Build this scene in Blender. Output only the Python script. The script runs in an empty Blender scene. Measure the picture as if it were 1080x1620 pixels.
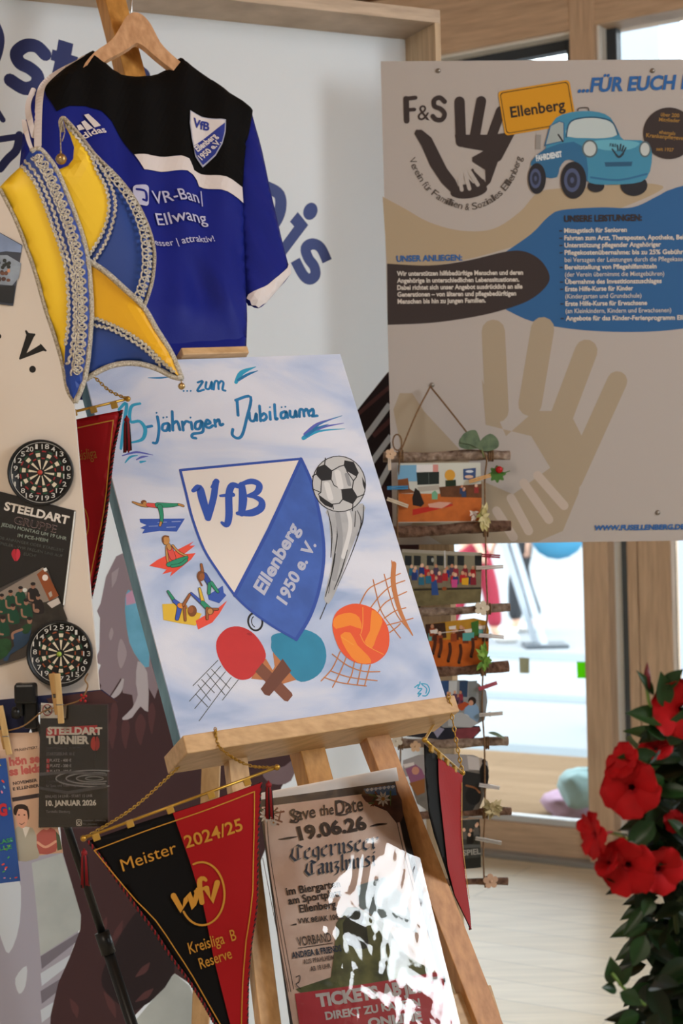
import bpy, bmesh, math, random
from mathutils import Vector, Matrix
from mathutils.geometry import delaunay_2d_cdt
from math import sin, cos, pi, radians, sqrt, atan2
random.seed(7)
SC = bpy.context.scene
COL = SC.collection

# ------------------------------------------------------------------ camera
F = 2542.0                                  # focal length in pixels of the 1080x1620 frame
CAM_R = Matrix.Rotation(radians(89.0), 3, 'X') @ Matrix.Rotation(radians(-1.6), 3, 'Z')
CAM_P = Vector((0, 0, 1.45))
cd = bpy.data.cameras.new('camera')
cam = bpy.data.objects.new('camera', cd); COL.objects.link(cam)
cam.matrix_world = Matrix.Translation(CAM_P) @ CAM_R.to_4x4()
cd.sensor_fit = 'VERTICAL'; cd.sensor_height = 22.3; cd.sensor_width = 14.9
cd.lens = 22.3 * F / 1620.0
cd.dof.use_dof = True; cd.dof.focus_distance = 2.72; cd.dof.aperture_fstop = 3.8
cd.clip_end = 200
SC.camera = cam

# ------------------------------------------------------------------ world, lights, exposure
SC.view_settings.view_transform = 'Standard'
SC.view_settings.look = 'None'
SC.view_settings.gamma = 1.0
SC.view_settings.use_curve_mapping = False
SC.view_settings.exposure = 0.0
SC.cycles.max_bounces = 8
SC.cycles.transparent_max_bounces = 12
SC.cycles.caustics_reflective = False
SC.cycles.caustics_refractive = False
SC.cycles.sample_clamp_indirect = 6.0
W = bpy.data.worlds.new('sky'); SC.world = W; W.use_nodes = True
bg = W.node_tree.nodes['Background']
bg.inputs['Color'].default_value = (0.86, 0.94, 1.0, 1)
bg.inputs['Strength'].default_value = 6.5

def area(name, loc, target, sx, sy, power, color):
    l = bpy.data.lights.new(name, 'AREA'); l.shape = 'RECTANGLE'; l.size = sx; l.size_y = sy
    l.energy = power; l.color = color
    o = bpy.data.objects.new(name, l); COL.objects.link(o)
    o.location = loc
    o.rotation_euler = (Vector(target) - Vector(loc)).to_track_quat('-Z', 'Y').to_euler()
    return o
# added lamps: daylight at an unseen right-wall opening, and an unseen warm fill overhead
area('daylight_right', (3.38, 1.05, 2.66), (0, 1.3, 1.9), 1.06, 1.5, 80, (0.90, 0.96, 1.0))
area('warm_fill', (-1.0, -0.6, 3.2), (-0.8, 0.4, 0), 1.2, 1.2, 50, (1.0, 0.86, 0.72))

# ------------------------------------------------------------------ materials
def lin(c):
    c /= 255.0
    return c / 12.92 if c <= 0.04045 else ((c + 0.055) / 1.055) ** 2.4
def rgb(h):
    h = h.lstrip('#')
    return (lin(int(h[0:2], 16)), lin(int(h[2:4], 16)), lin(int(h[4:6], 16)), 1)
_M = {}
def M(h, rough=0.6, noise=0.0, scale=30.0, metal=0.0, spec=0.3, bump=0.0, sheen=0.0, stretch=(1, 1, 1), h2=None):
    key = (h, rough, noise, scale, metal, spec, bump, sheen, stretch, h2)
    if key in _M: return _M[key]
    m = bpy.data.materials.new('material'); m.use_nodes = True
    nt = m.node_tree; b = nt.nodes['Principled BSDF']
    b.inputs['Base Color'].default_value = rgb(h); b.inputs['Roughness'].default_value = rough
    b.inputs['Metallic'].default_value = metal; b.inputs['Specular IOR Level'].default_value = spec
    if sheen: b.inputs['Sheen Weight'].default_value = sheen
    if noise or bump:
        tc = nt.nodes.new('ShaderNodeTexCoord'); mp = nt.nodes.new('ShaderNodeMapping')
        mp.inputs['Scale'].default_value = stretch
        n = nt.nodes.new('ShaderNodeTexNoise'); n.inputs['Scale'].default_value = scale; n.inputs['Detail'].default_value = 5
        nt.links.new(tc.outputs['Object'], mp.inputs['Vector']); nt.links.new(mp.outputs['Vector'], n.inputs['Vector'])
        if noise:
            r = nt.nodes.new('ShaderNodeValToRGB'); c = rgb(h); c2 = rgb(h2) if h2 else None
            r.color_ramp.elements[0].position = 0.3; r.color_ramp.elements[1].position = 0.7
            r.color_ramp.elements[0].color = tuple(x * (1 - noise) for x in c[:3]) + (1,)
            r.color_ramp.elements[1].color = c2 or tuple(min(1, x * (1 + noise)) for x in c[:3]) + (1,)
            nt.links.new(n.outputs['Fac'], r.inputs['Fac']); nt.links.new(r.outputs['Color'], b.inputs['Base Color'])
        if bump:
            bp = nt.nodes.new('ShaderNodeBump'); bp.inputs['Strength'].default_value = bump; bp.inputs['Distance'].default_value = 0.01
            nt.links.new(n.outputs['Fac'], bp.inputs['Height']); nt.links.new(bp.outputs['Normal'], b.inputs['Normal'])
    _M[key] = m
    return m
def clear_film(tint, rough, fres, bump=0.0, scale=10.0):
    """thin clear sheet: transparent with a Fresnel-weighted gloss"""
    m = bpy.data.materials.new('clear_sheet'); m.use_nodes = True; nt = m.node_tree
    nt.nodes.remove(nt.nodes['Principled BSDF'])
    out = nt.nodes['Material Output']
    t = nt.nodes.new('ShaderNodeBsdfTransparent'); t.inputs['Color'].default_value = tint
    g = nt.nodes.new('ShaderNodeBsdfGlossy'); g.inputs['Roughness'].default_value = rough
    fr = nt.nodes.new('ShaderNodeFresnel'); fr.inputs['IOR'].default_value = fres
    mx = nt.nodes.new('ShaderNodeMixShader')
    nt.links.new(fr.outputs[0], mx.inputs[0]); nt.links.new(t.outputs[0], mx.inputs[1]); nt.links.new(g.outputs[0], mx.inputs[2])
    nt.links.new(mx.outputs[0], out.inputs['Surface'])
    if bump:
        tc = nt.nodes.new('ShaderNodeTexCoord')
        n = nt.nodes.new('ShaderNodeTexNoise'); n.inputs['Scale'].default_value = scale; n.inputs['Detail'].default_value = 3
        n.inputs['Distortion'].default_value = 1.2
        bp = nt.nodes.new('ShaderNodeBump'); bp.inputs['Strength'].default_value = bump; bp.inputs['Distance'].default_value = 0.02
        nt.links.new(tc.outputs['Object'], n.inputs['Vector']); nt.links.new(n.outputs['Fac'], bp.inputs['Height'])
        nt.links.new(bp.outputs['Normal'], g.inputs['Normal']); nt.links.new(bp.outputs['Normal'], fr.inputs['Normal'])
    return m
def wood(h, h2, scale=6, stretch=(1, 1, 12), rough=0.5):
    return M(h, rough, 0.18, scale, stretch=stretch, h2=h2)

# ------------------------------------------------------------------ surfaces that take points read off the frame
def pray(x, y):
    return (CAM_R @ Vector(((x - 540) / F, -(y - 810) / F, -1))).normalized()
class Surf:
    """a real plane (origin, right, up, normal); px() meets it with the sight line through a pixel; hfun bends it"""
    def __init__(s, o, yaw=0.0, lean=0.0, tilt=0.0):
        A = Matrix.Rotation(radians(yaw), 3, 'Z') @ Matrix.Rotation(radians(lean), 3, 'X') @ Matrix.Rotation(radians(tilt), 3, 'Y')
        s.o = Vector(o); s.U = A @ Vector((1, 0, 0)); s.V = A @ Vector((0, 0, 1)); s.N = A @ Vector((0, -1, 0)); s.hfun = None
    def shifted(s, h):
        q = Surf(s.o + s.N * h); q.U, q.V, q.N = s.U, s.V, s.N; return q
    def uv(s, x, y):
        d = pray(x, y); t = (s.o - CAM_P).dot(s.N) / d.dot(s.N); p = CAM_P + d * t - s.o
        return (p.dot(s.U), p.dot(s.V))
    def p(s, u, v, h=0.0):
        if s.hfun: h = h + s.hfun(u, v)
        return s.o + s.U * u + s.V * v + s.N * h
    def at(s, x, y, h=0.0):
        return s.p(*s.uv(x, y), h)
    def scale(s, x, y):
        a, b, c = s.uv(x, y), s.uv(x + 1, y), s.uv(x, y + 1)
        return sqrt(abs((b[0]-a[0])*(c[1]-a[1]) - (b[1]-a[1])*(c[0]-a[0])))
def at_depth(x, y, Y):
    d = pray(x, y); return CAM_P + d * ((Y - CAM_P.y) / d.y)
def T(x0, y0, s):
    return lambda pts: [(x0 + a / s, y0 + b / s) for a, b in pts]

def smooth(pts, n=6, closed=False):
    P = [Vector(p) for p in pts]; L = len(P)
    if L < 3: return P
    out = []
    rng = range(L) if closed else range(L - 1)
    for i in rng:
        if closed: a, b, c, d = P[(i-1) % L], P[i], P[(i+1) % L], P[(i+2) % L]
        else: a, b, c, d = P[max(i-1, 0)], P[i], P[i+1], P[min(i+2, L-1)]
        for k in range(n):
            t = k / n
            out.append(0.5 * ((2*b) + (c-a)*t + (2*a-5*b+4*c-d)*t*t + (3*b-a-3*c+d)*t**3))
    if not closed: out.append(P[-1])
    return out
def resample(P, step, closed=True):
    out = []; n = len(P)
    for i in range(n if closed else n - 1):
        a, b = Vector(P[i]), Vector(P[(i+1) % n]); k = max(1, int((b-a).length / step + 0.5))
        for j in range(k): out.append(a.lerp(b, j / k))
    if not closed: out.append(Vector(P[-1]))
    return out
def seg_dist(px, py, poly):
    best = 1e9; n = len(poly)
    for i in range(n):
        ax, ay = poly[i][0], poly[i][1]; bx, by = poly[(i+1) % n][0], poly[(i+1) % n][1]
        dx, dy = bx-ax, by-ay; l = dx*dx + dy*dy
        t = 0 if l == 0 else max(0, min(1, ((px-ax)*dx + (py-ay)*dy) / l))
        q = (px-ax-t*dx)**2 + (py-ay-t*dy)**2
        if q < best: best = q
    return sqrt(best)
def inside(x, y, poly):
    c = False; n = len(poly); j = n - 1
    for i in range(n):
        xi, yi = poly[i][0], poly[i][1]; xj, yj = poly[j][0], poly[j][1]
        if (yi > y) != (yj > y) and x < (xj-xi)*(y-yi)/(yj-yi) + xi: c = not c
        j = i
    return c
def fill(poly, step=None):
    """triangulate a closed 2-D outline; with a step, add interior points"""
    P = [Vector((p[0], p[1])) for p in poly]; n = len(P)
    pts = list(P)
    if step:
        x0 = min(p.x for p in P); x1 = max(p.x for p in P); y0 = min(p.y for p in P); y1 = max(p.y for p in P)
        y = y0; r = 0
        while y < y1:
            x = x0 + (step / 2 if r % 2 else 0)
            while x < x1:
                if inside(x, y, P) and seg_dist(x, y, P) > step * 0.4: pts.append(Vector((x, y)))
                x += step
            y += step * 0.866; r += 1
    vs, es, fs, *_ = delaunay_2d_cdt(pts, [(i, (i+1) % n) for i in range(n)], [list(range(n))], 1, 1e-7)
    return vs, fs

# ------------------------------------------------------------------ objects
def root(name, label, cat, loc, group=None, kind=None):
    o = bpy.data.objects.new(name, None); COL.objects.link(o); o.location = loc; o.empty_display_size = 0.05
    o['label'] = label; o['category'] = cat
    if group: o['group'] = group
    if kind: o['kind'] = kind
    return o
def tag(o, label, cat, group=None, kind=None):
    o['label'] = label; o['category'] = cat
    if group: o['group'] = group
    if kind: o['kind'] = kind
    return o
def base_of(parent):
    while parent.parent: parent = parent.parent
    return parent.location.copy()
def add(name, verts, faces, mats, idx=None, parent=None, shade=False, kind=None):
    org = base_of(parent) if parent else sum((Vector(v) for v in verts), Vector()) / max(1, len(verts))
    me = bpy.data.meshes.new(name)
    me.from_pydata([Vector(v) - org for v in verts], [], faces)
    for m in (mats if isinstance(mats, list) else [mats]): me.materials.append(m)
    if idx: me.polygons.foreach_set('material_index', idx)
    if shade: me.polygons.foreach_set('use_smooth', [True] * len(me.polygons))
    me.update()
    o = bpy.data.objects.new(name, me); COL.objects.link(o)
    if parent: o.parent = parent
    else: o.location = org
    if kind: o['kind'] = kind
    return o

class Shape:
    """collects solids in world coordinates"""
    def __init__(s): s.v, s.f, s.i, s.m = [], [], [], []
    def mi(s, m):
        if m not in s.m: s.m.append(m)
        return s.m.index(m)
    def raw(s, v, f, m):
        b = len(s.v); s.v += [Vector(x) for x in v]; s.f += [[b + k for k in q] for q in f]; s.i += [s.mi(m)] * len(f)
        return s
    def box(s, o, U, V, N, u0, u1, v0, v1, n0, n1, m, bev=0.0):
        if bev > 0:
            bm = bmesh.new()
            c = [bm.verts.new((a, b, d)) for a in (u0, u1) for b in (v0, v1) for d in (n0, n1)]
            for q in ((0,1,3,2),(4,6,7,5),(0,4,5,1),(2,3,7,6),(0,2,6,4),(1,5,7,3)): bm.faces.new([c[k] for k in q])
            bmesh.ops.bevel(bm, geom=list(bm.edges), offset=bev, segments=2, affect='EDGES', profile=0.5)
            bmesh.ops.recalc_face_normals(bm, faces=bm.faces)
            bm.verts.index_update()
            s.raw([o + U*v.co.x + V*v.co.y + N*v.co.z for v in bm.verts], [[v.index for v in f.verts] for f in bm.faces], m); bm.free(); return s
        c = [o + U*a + V*b + N*d for a in (u0, u1) for b in (v0, v1) for d in (n0, n1)]
        return s.raw(c, [(0,1,3,2),(4,6,7,5),(0,4,5,1),(2,3,7,6),(0,2,6,4),(1,5,7,3)], m)
    def wbox(s, x0, x1, y0, y1, z0, z1, m):
        return s.box(Vector(), Vector((1,0,0)), Vector((0,1,0)), Vector((0,0,1)), x0, x1, y0, y1, z0, z1, m)
    def bar(s, a, b, w, d, up, m, bev=0.0015):
        """square bar from a to b, w wide, d deep along up"""
        a, b = Vector(a), Vector(b); X = (b-a); L = X.length; X.normalize()
        Z = (Vector(up) - X * Vector(up).dot(X)).normalized(); Y = Z.cross(X)
        return s.box(a, X, Y, Z, 0, L, -w/2, w/2, -d/2, d/2, m, bev)
    def tube(s, pts, r, m, seg=10, cap=True, closed=False):
        P = [Vector(p) for p in pts]; n = len(P)
        R = r if isinstance(r, (list, tuple)) else [r] * n
        t0 = (P[1]-P[0]).normalized(); up = Vector((0,0,1)) if abs(t0.z) < 0.9 else Vector((1,0,0))
        A = t0.cross(up).normalized(); vs, fs = [], []
        for i in range(n):
            if closed: t = (P[(i+1) % n] - P[i-1]).normalized()
            else: t = (P[min(i+1, n-1)] - P[max(i-1, 0)]).normalized()
            A = (A - t * A.dot(t)).normalized(); B = t.cross(A)
            for k in range(seg):
                a = 2*pi*k/seg; vs.append(P[i] + (A*cos(a) + B*sin(a)) * R[i])
        for i in range(n if closed else n-1):
            j = (i+1) % n
            for k in range(seg):
                l = (k+1) % seg; fs.append((i*seg+k, i*seg+l, j*seg+l, j*seg+k))
        if cap and not closed:
            fs.append(tuple(reversed(range(seg)))); fs.append(tuple((n-1)*seg + k for k in range(seg)))
        return s.raw(vs, fs, m)
    def ball(s, c, rx, m, ry=None, rz=None, A=None, seg=14, rings=8):
        c = Vector(c); ry = ry or rx; rz = rz or rx; A = A or Matrix.Identity(3); vs, fs = [], []
        for i in range(rings+1):
            th = pi*i/rings
            for k in range(seg):
                ph = 2*pi*k/seg; vs.append(c + A @ Vector((rx*sin(th)*cos(ph), ry*sin(th)*sin(ph), rz*cos(th))))
        for i in range(rings):
            for k in range(seg):
                l = (k+1) % seg; fs.append((i*seg+k, (i+1)*seg+k, (i+1)*seg+l, i*seg+l))
        return s.raw(vs, fs, m)
    def lathe(s, c, prof, m, seg=32, A=None):
        c = Vector(c); A = A or Matrix.Identity(3); vs, fs = [], []; n = len(prof)
        for r, z in prof:
            for k in range(seg):
                a = 2*pi*k/seg; vs.append(c + A @ Vector((r*cos(a), r*sin(a), z)))
        for i in range(n-1):
            for k in range(seg):
                l = (k+1) % seg; fs.append((i*seg+k, i*seg+l, (i+1)*seg+l, (i+1)*seg+k))
        return s.raw(vs, fs, m)
    def slab(s, surf, outline_uv, h0, h1, m, step=None):
        """outline on a surface, given thickness between heights h0 (back) and h1 (front)"""
        vs, fs = fill(outline_uv, step); n = len(vs); o = len(outline_uv)
        V = [surf.p(v[0], v[1], h1) for v in vs] + [surf.p(v[0], v[1], h0) for v in vs]
        Fs = [tuple(f) for f in fs] + [tuple(n + k for k in reversed(f)) for f in fs]
        Fs += [(i, n+i, n+(i+1) % o, (i+1) % o) for i in range(o)]
        return s.raw(V, Fs, m)
    def build(s, name, parent=None, shade=False, kind=None):
        return add(name, s.v, s.f, s.m, s.i, parent, shade, kind)

CAP = 0.68
_TXT = {}
def glyphs(text, bold, sharp=3):
    k = (text, bold)
    if k not in _TXT:
        c = bpy.data.curves.new('lettering', 'FONT'); c.body = text; c.size = 1; c.offset = bold; c.resolution_u = sharp
        o = bpy.data.objects.new('lettering', c); COL.objects.link(o)
        e = o.evaluated_get(bpy.context.evaluated_depsgraph_get()); me = e.to_mesh()
        _TXT[k] = ([(v.co.x, v.co.y) for v in me.vertices], [tuple(p.vertices) for p in me.polygons])
        e.to_mesh_clear(); bpy.data.objects.remove(o); bpy.data.curves.remove(c)
    return _TXT[k]
class Ink(Shape):
    """flat print on a surface; each call lies a hair above the one before"""
    def __init__(s, surf, h=0.0002, dh=0.000015):
        super().__init__(); s.s = surf; s.h = h; s.dh = dh; s.tr = lambda q: q
    def up(s): s.h += s.dh; return s.h
    def uvs(s, pts): return [Vector(s.s.uv(*p)) for p in s.tr(pts)]
    def lay(s, v2, f, m):
        h = s.up()
        if s.s.hfun:
            bm = bmesh.new(); V = [bm.verts.new((v[0], v[1], 0)) for v in v2]
            for q in f:
                try: bm.faces.new([V[k] for k in q])
                except ValueError: pass
            for _ in range(4):
                L = [e for e in bm.edges if e.calc_length() > 0.014]
                if not L: break
                bmesh.ops.subdivide_edges(bm, edges=L, cuts=1, use_grid_fill=False)
                bmesh.ops.triangulate(bm, faces=[x for x in bm.faces if len(x.verts) > 3])
            bm.verts.index_update()
            v2 = [(v.co.x, v.co.y) for v in bm.verts]; f = [[v.index for v in x.verts] for x in bm.faces]; bm.free()
        s.raw([s.s.p(v[0], v[1], h) for v in v2], f, m); return s
    def poly(s, pts, m, sm=0):
        q = s.uvs(pts)
        if sm: q = smooth(q, sm, True)
        v, f = fill(q, 0.012 if s.s.hfun else None); return s.lay(v, f, m)
    def ell(s, cx, cy, rx, ry, m, rot=0, seg=28, a0=0, a1=360):
        r = radians(rot); P = []
        full = (a1 - a0) >= 360
        for k in range(seg + (0 if full else 1)):
            a = radians(a0 + (a1-a0)*k/seg); x, y = rx*cos(a), ry*sin(a)
            P.append((cx + x*cos(r) - y*sin(r), cy + x*sin(r) + y*cos(r)))
        return s.poly(P, m)
    def ring(s, cx, cy, rx, ry, w, m, rot=0, a0=0, a1=360, seg=32):
        r = radians(rot); P = []
        for k in range(seg+1):
            a = radians(a0 + (a1-a0)*k/seg); x, y = rx*cos(a), ry*sin(a)
            P.append((cx + x*cos(r) - y*sin(r), cy + x*sin(r) + y*cos(r)))
        return s.stroke(P, w, m, sm=0)
    def stroke(s, pts, w, m, sm=5, taper=None, cap=True):
        """brush line, w in pixels (a number, or one per point)"""
        q = s.tr(pts); k = s.s.scale(*q[len(q)//2])
        ws = w if isinstance(w, (list, tuple)) else [w] * len(q)
        if sm and len(q) > 2:
            q3 = smooth([(a[0], a[1], b) for a, b in zip(q, ws)], sm)
        else: q3 = [Vector((a[0], a[1], b)) for a, b in zip(q, ws)]
        P = [Vector(s.s.uv(a.x, a.y)) for a in q3]; R = [max(0.02, a.z) * k / 2 for a in q3]; n = len(P)
        if taper:
            for i in range(n):
                t = i / (n-1); R[i] *= taper[0] + (taper[1]-taper[0]) * t
        v, f = [], []
        for i in range(n):
            t = P[min(i+1, n-1)] - P[max(i-1, 0)]
            t = t.normalized() if t.length > 1e-9 else Vector((1, 0)); nn = Vector((-t.y, t.x))
            v += [P[i] + nn*R[i], P[i] - nn*R[i]]
        f = [(2*i, 2*i+1, 2*i+3, 2*i+2) for i in range(n-1)]
        if cap:
            for e, d in ((0, P[0]-P[1]), (n-1, P[-1]-P[-2])):
                if d.length < 1e-9: continue
                a = atan2(d.y, d.x); b = len(v); v.append(P[e])
                for j in range(7):
                    g = a - pi/2 + pi*j/6; v.append(P[e] + Vector((cos(g), sin(g))) * R[e])
                f += [(b, b+1+j, b+2+j) for j in range(6)]
        return s.lay(v, f, m)
    def strokes(s, lines, w, m, sm=5):
        for l in lines: s.stroke(l, w, m, sm)
        return s
    def nib(s, lines, w, m, ang=40):
        """broad-nib pen letters"""
        a = radians(ang); d = (cos(a)*w/2, -sin(a)*w/2)
        for l in lines:
            for p, q in zip(l[:-1], l[1:]):
                pts = s.uvs([(p[0]-d[0], p[1]-d[1]), (p[0]+d[0], p[1]+d[1]), (q[0]+d[0], q[1]+d[1]), (q[0]-d[0], q[1]-d[1])])
                s.raw([s.s.p(v[0], v[1], s.h) for v in pts], [(0,1,2,3)], m)
        s.up(); return s
    def text(s, t, p0, p1, m, bold=0.0, h=None, shear=0.0, up=None):
        """lettering whose baseline runs from p0 to p1; h is the capital height in pixels"""
        v, f = glyphs(t, bold)
        if not v: return s
        x0 = min(a for a, b in v); x1 = max(a for a, b in v)
        (a0, a1) = s.tr([p0, p1]); k = s.s.scale(*a0)
        A, B = Vector(s.s.uv(*a0)), Vector(s.s.uv(*a1)); E = B - A; sc = E.length / (x1-x0); e = E.normalized(); n = Vector((-e.y, e.x))
        if up is not None:
            q = s.tr([p0, (p0[0]+up[0], p0[1]+up[1])]); n = (Vector(s.s.uv(*q[1])) - A).normalized()
        sy = sc if h is None else h * s._px() * k / CAP
        P = [A + e*((x-x0)*sc + y*sy*shear) + n*(y*sy) for x, y in v]
        return s.lay(P, f, m)
    def _px(s):
        a = s.tr([(0, 0), (1, 0)]); return abs(a[1][0] - a[0][0])
    def lines(s, rows, m, bold=0.0, h=None, shear=0.0):
        for t, p0, p1 in rows: s.text(t, p0, p1, m, bold, h, shear)
        return s
def card(name, surf, pts, thick, m, parent=None, h=0.0):
    """a sheet with its own thickness, outlined in pixels on its plane"""
    return Shape().slab(surf, [surf.uv(*p) for p in pts], h - thick, h, m).build(name, parent)

# ================================================================== THE ROOM
X3, Y3, Z3 = Vector((1,0,0)), Vector((0,1,0)), Vector((0,0,1))
def structure(shape, name, parent=None, shade=False):
    return shape.build(name, parent, shade, kind='structure')
def planks(h, h2, ax, scale=1.0, rough=0.45, spec=0.3, joint=0.55):
    """long boards with thin joints"""
    m = bpy.data.materials.new('boards'); m.use_nodes = True; nt = m.node_tree; b = nt.nodes['Principled BSDF']
    tc = nt.nodes.new('ShaderNodeTexCoord'); mp = nt.nodes.new('ShaderNodeMapping'); br = nt.nodes.new('ShaderNodeTexBrick')
    mp.inputs['Rotation'].default_value = (0, 0, ax); mp.inputs['Scale'].default_value = (scale,)*3
    br.inputs['Color1'].default_value = rgb(h); br.inputs['Color2'].default_value = rgb(h2)
    br.inputs['Mortar'].default_value = tuple(x*joint for x in rgb(h)[:3]) + (1,)
    br.inputs['Scale'].default_value = 1; br.inputs['Mortar Size'].default_value = 0.004
    br.inputs['Brick Width'].default_value = 1.8; br.inputs['Row Height'].default_value = 0.16
    n = nt.nodes.new('ShaderNodeTexNoise'); n.inputs['Scale'].default_value = 3; n.inputs['Detail'].default_value = 6
    mp2 = nt.nodes.new('ShaderNodeMapping'); mp2.inputs['Scale'].default_value = (1.2, 14, 1); mp2.inputs['Rotation'].default_value = (0, 0, ax)
    mx = nt.nodes.new('ShaderNodeMix'); mx.data_type = 'RGBA'; mx.blend_type = 'MULTIPLY'; mx.inputs[0].default_value = 0.35
    L = nt.links.new
    L(tc.outputs['Object'], mp.inputs['Vector']); L(mp.outputs['Vector'], br.inputs['Vector'])
    L(tc.outputs['Object'], mp2.inputs['Vector']); L(mp2.outputs['Vector'], n.inputs['Vector'])
    L(br.outputs['Color'], mx.inputs[6]); L(n.outputs['Fac'], mx.inputs[7]); L(mx.outputs[2], b.inputs['Base Color'])
    b.inputs['Roughness'].default_value = rough; b.inputs['Specular IOR Level'].default_value = spec
    return m
PINE = wood('#cbae92', '#d6bb9f', 5, (14, 14, 1.2), 0.55)
PINE_H = wood('#cbae92', '#d6bb9f', 5, (1.2, 1.2, 14), 0.55)
DARKFRAME = M('#3a3f45', 0.4)
# window wall: line on the floor, D along it (towards the right it comes nearer), NW towards the room
P0 = Vector((0.957, 5.98, 0)); D = Vector((0.842, -0.539, 0)).normalized(); NW = Vector((-D.y*-1, 0, 0))
NW = Vector((D.y, -D.x, 0))
SW = Surf(P0); SW.U, SW.V, SW.N = D, Z3, NW
def wpx(x, y): return SW.uv(x, y)
def wb(sh, s0, s1, z0, z1, n0, n1, m): return sh.box(P0, D, Z3, NW, s0, s1, z0, z1, n0, n1, m, 0.004)
SL = wpx(931, 858)[0]; SR = wpx(966, 858)[0]             # the door stile
WL = -1.55; WR = 2.55; TRANS = 2.15
ztop = wpx(800, 74)[1]
zb = wpx(800, 1297)[1]
wline = lambda x, off=0.0: P0.y + D.y/D.x*(x - P0.x) + off
def clipped(z0, z1, off, m):
    c = [(-3.0,-3.0), (3.4,-3.0), (3.4, wline(3.4, off)), (-3.0, wline(-3.0, off))]
    return Shape().raw([Vector((x, y, z)) for z in (z0, z1) for x, y in c], [(3,2,1,0),(4,5,6,7),(0,1,5,4),(1,2,6,5),(2,3,7,6),(3,0,4,7)], m)
structure(clipped(-0.12, 0.0, .08, planks('#eee2c8', '#e8dabd', 0.55, joint=.8)), 'floor')
structure(clipped(3.75, 3.85, .15, wood('#c08a4e', '#cd9a60', 4, (1, 12, 12))), 'ceiling')
structure(Shape().wbox(-3.1, -3.0, -3.0, 8.4, 0, 3.75, M('#d8d2ca', 0.8)), 'wall_left')
structure(Shape().wbox(-3.0, 3.4, -3.1, -3.0, 0, 3.75, M('#d8d2ca', 0.8)), 'wall_rear')
rw = Shape(); wm = M('#d8d2ca', 0.8)
rw.wbox(3.4, 3.5, -3.0, 0.5, 0, 3.75, wm); rw.wbox(3.4, 3.5, 1.6, 4.4, 0, 3.75, wm)
rw.wbox(3.4, 3.5, 0.5, 1.6, 0, 1.9, wm); rw.wbox(3.4, 3.5, 0.5, 1.6, 3.42, 3.75, wm)  # unseen opening, placed so its light glares on the poster sleeve
structure(rw, 'wall_right')
# beams over the window wall
sh = Shape(); wb(sh, WL-.6, WR+.5, ztop+0.0, ztop+0.26, -0.10, 0.06, PINE_H); structure(sh, 'trim_1')
sh = Shape(); wb(sh, WL-.6, WR+.5, ztop+0.262, ztop+0.285, -0.08, 0.03, M('#6e4a2c', 0.7)); structure(sh, 'trim_2')
sh = Shape(); wb(sh, WL-.6, WR+.5, ztop+0.29, 3.75, -0.10, 0.10, PINE_H); wb(sh, WL-.6, WR+.5, ztop+0.36, ztop+0.385, 0.08, 0.115, M('#767a72', 0.6)); structure(sh, 'trim_3')
# upper fixed windows and the mullion between
um0 = wpx(911, 60)[0]; um1 = wpx(951, 60)[0]
sh = Shape(); wb(sh, um0, um1, 0, ztop+0.3, -0.08, 0.065, PINE); structure(sh, 'trim_4')
GLASS = clear_film((0.97, 0.985, 0.98, 1), 0.0, 1.45)
def fixed_window(name, s0, s1, z0, z1):
    w = root(name, 'window', 'window', P0 + D*(s0+s1)/2 + Z3*z0, kind='structure'); del w['label']; del w['category']
    for n_, a in (('frame', (s0, s0+.05, z0, z1)), ('frame', (s1-.05, s1, z0, z1)), ('frame', (s0+.05, s1-.05, z1-.05, z1)), ('frame', (s0+.05, s1-.05, z0, z0+.05))):
        sh = Shape(); wb(sh, *a, -0.07, -0.02, DARKFRAME); structure(sh, n_, w)
    sh = Shape(); wb(sh, s0, s0+.012, z0, z1, -0.02, 0.05, M('#e6e2da', 0.5)); wb(sh, s0, s1, z1-.012, z1, -0.02, 0.05, M('#e6e2da', 0.5)); structure(sh, 'reveal', w)
    sh = Shape(); wb(sh, s0+.05, s1-.05, z0+.05, z1-.05, -0.05, -0.044, GLASS); structure(sh, 'glazing', w)
fixed_window('window_1', WL, um0, TRANS+.06, ztop)
fixed_window('window_2', um1, WR, TRANS+.06, ztop+.06)
sh = Shape(); wb(sh, WL-.3, WR+.3, TRANS-.09, TRANS+.06, -0.09, 0.06, PINE_H); structure(sh, 'trim_5')
# glazed doors below the transom
def glazed_door(name, s0, s1, wl, wr, wbm, label=None):
    d = root(name, 'door', 'door', P0 + D*(s0+s1)/2, kind='structure'); del d['label']; del d['category']
    z1 = TRANS - .09
    for a, mm in (((s0, s0+wl, .01, z1), PINE), ((s1-wr, s1, .01, z1), PINE), ((s0+wl, s1-wr, .01, wbm), PINE_H), ((s0+wl, s1-wr, z1-.12, z1), PINE_H)):
        sh = Shape(); wb(sh, *a, -0.05, 0.03, mm); structure(sh, 'stile' if mm is PINE else 'rail', d)
    sh = Shape(); wb(sh, s0+wl, s1-wr, wbm, wbm+.025, -0.03, 0.02, M('#c9ced2', 0.35)); structure(sh, 'glazing_bead', d)
    sh = Shape(); wb(sh, s0+wl, s1-wr, wbm+.02, z1-.11, -0.02, -0.012, GLASS); structure(sh, 'glazing', d)
    return d
glazed_door('door_1', WL, SR, .12, SR-SL, zb)
s2 = wpx(984, 900)[0]; s3 = wpx(996, 900)[0]
sh = Shape(); wb(sh, SR, s2, 0.0, TRANS-.09, -0.05, 0.0, M('#e8ecee', 0.5)); structure(sh, 'trim_6')
sh = Shape(); wb(sh, s2, s3, 0.0, TRANS-.09, -0.05, 0.01, M('#58636e', 0.5)); structure(sh, 'trim_7')
s4 = wpx(1012, 900)[0]; s5 = wpx(1066, 900)[0]
sh = Shape(); wb(sh, s3, s4, 0.0, TRANS-.09, -0.05, 0.03, PINE); structure(sh, 'trim_8')
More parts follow.
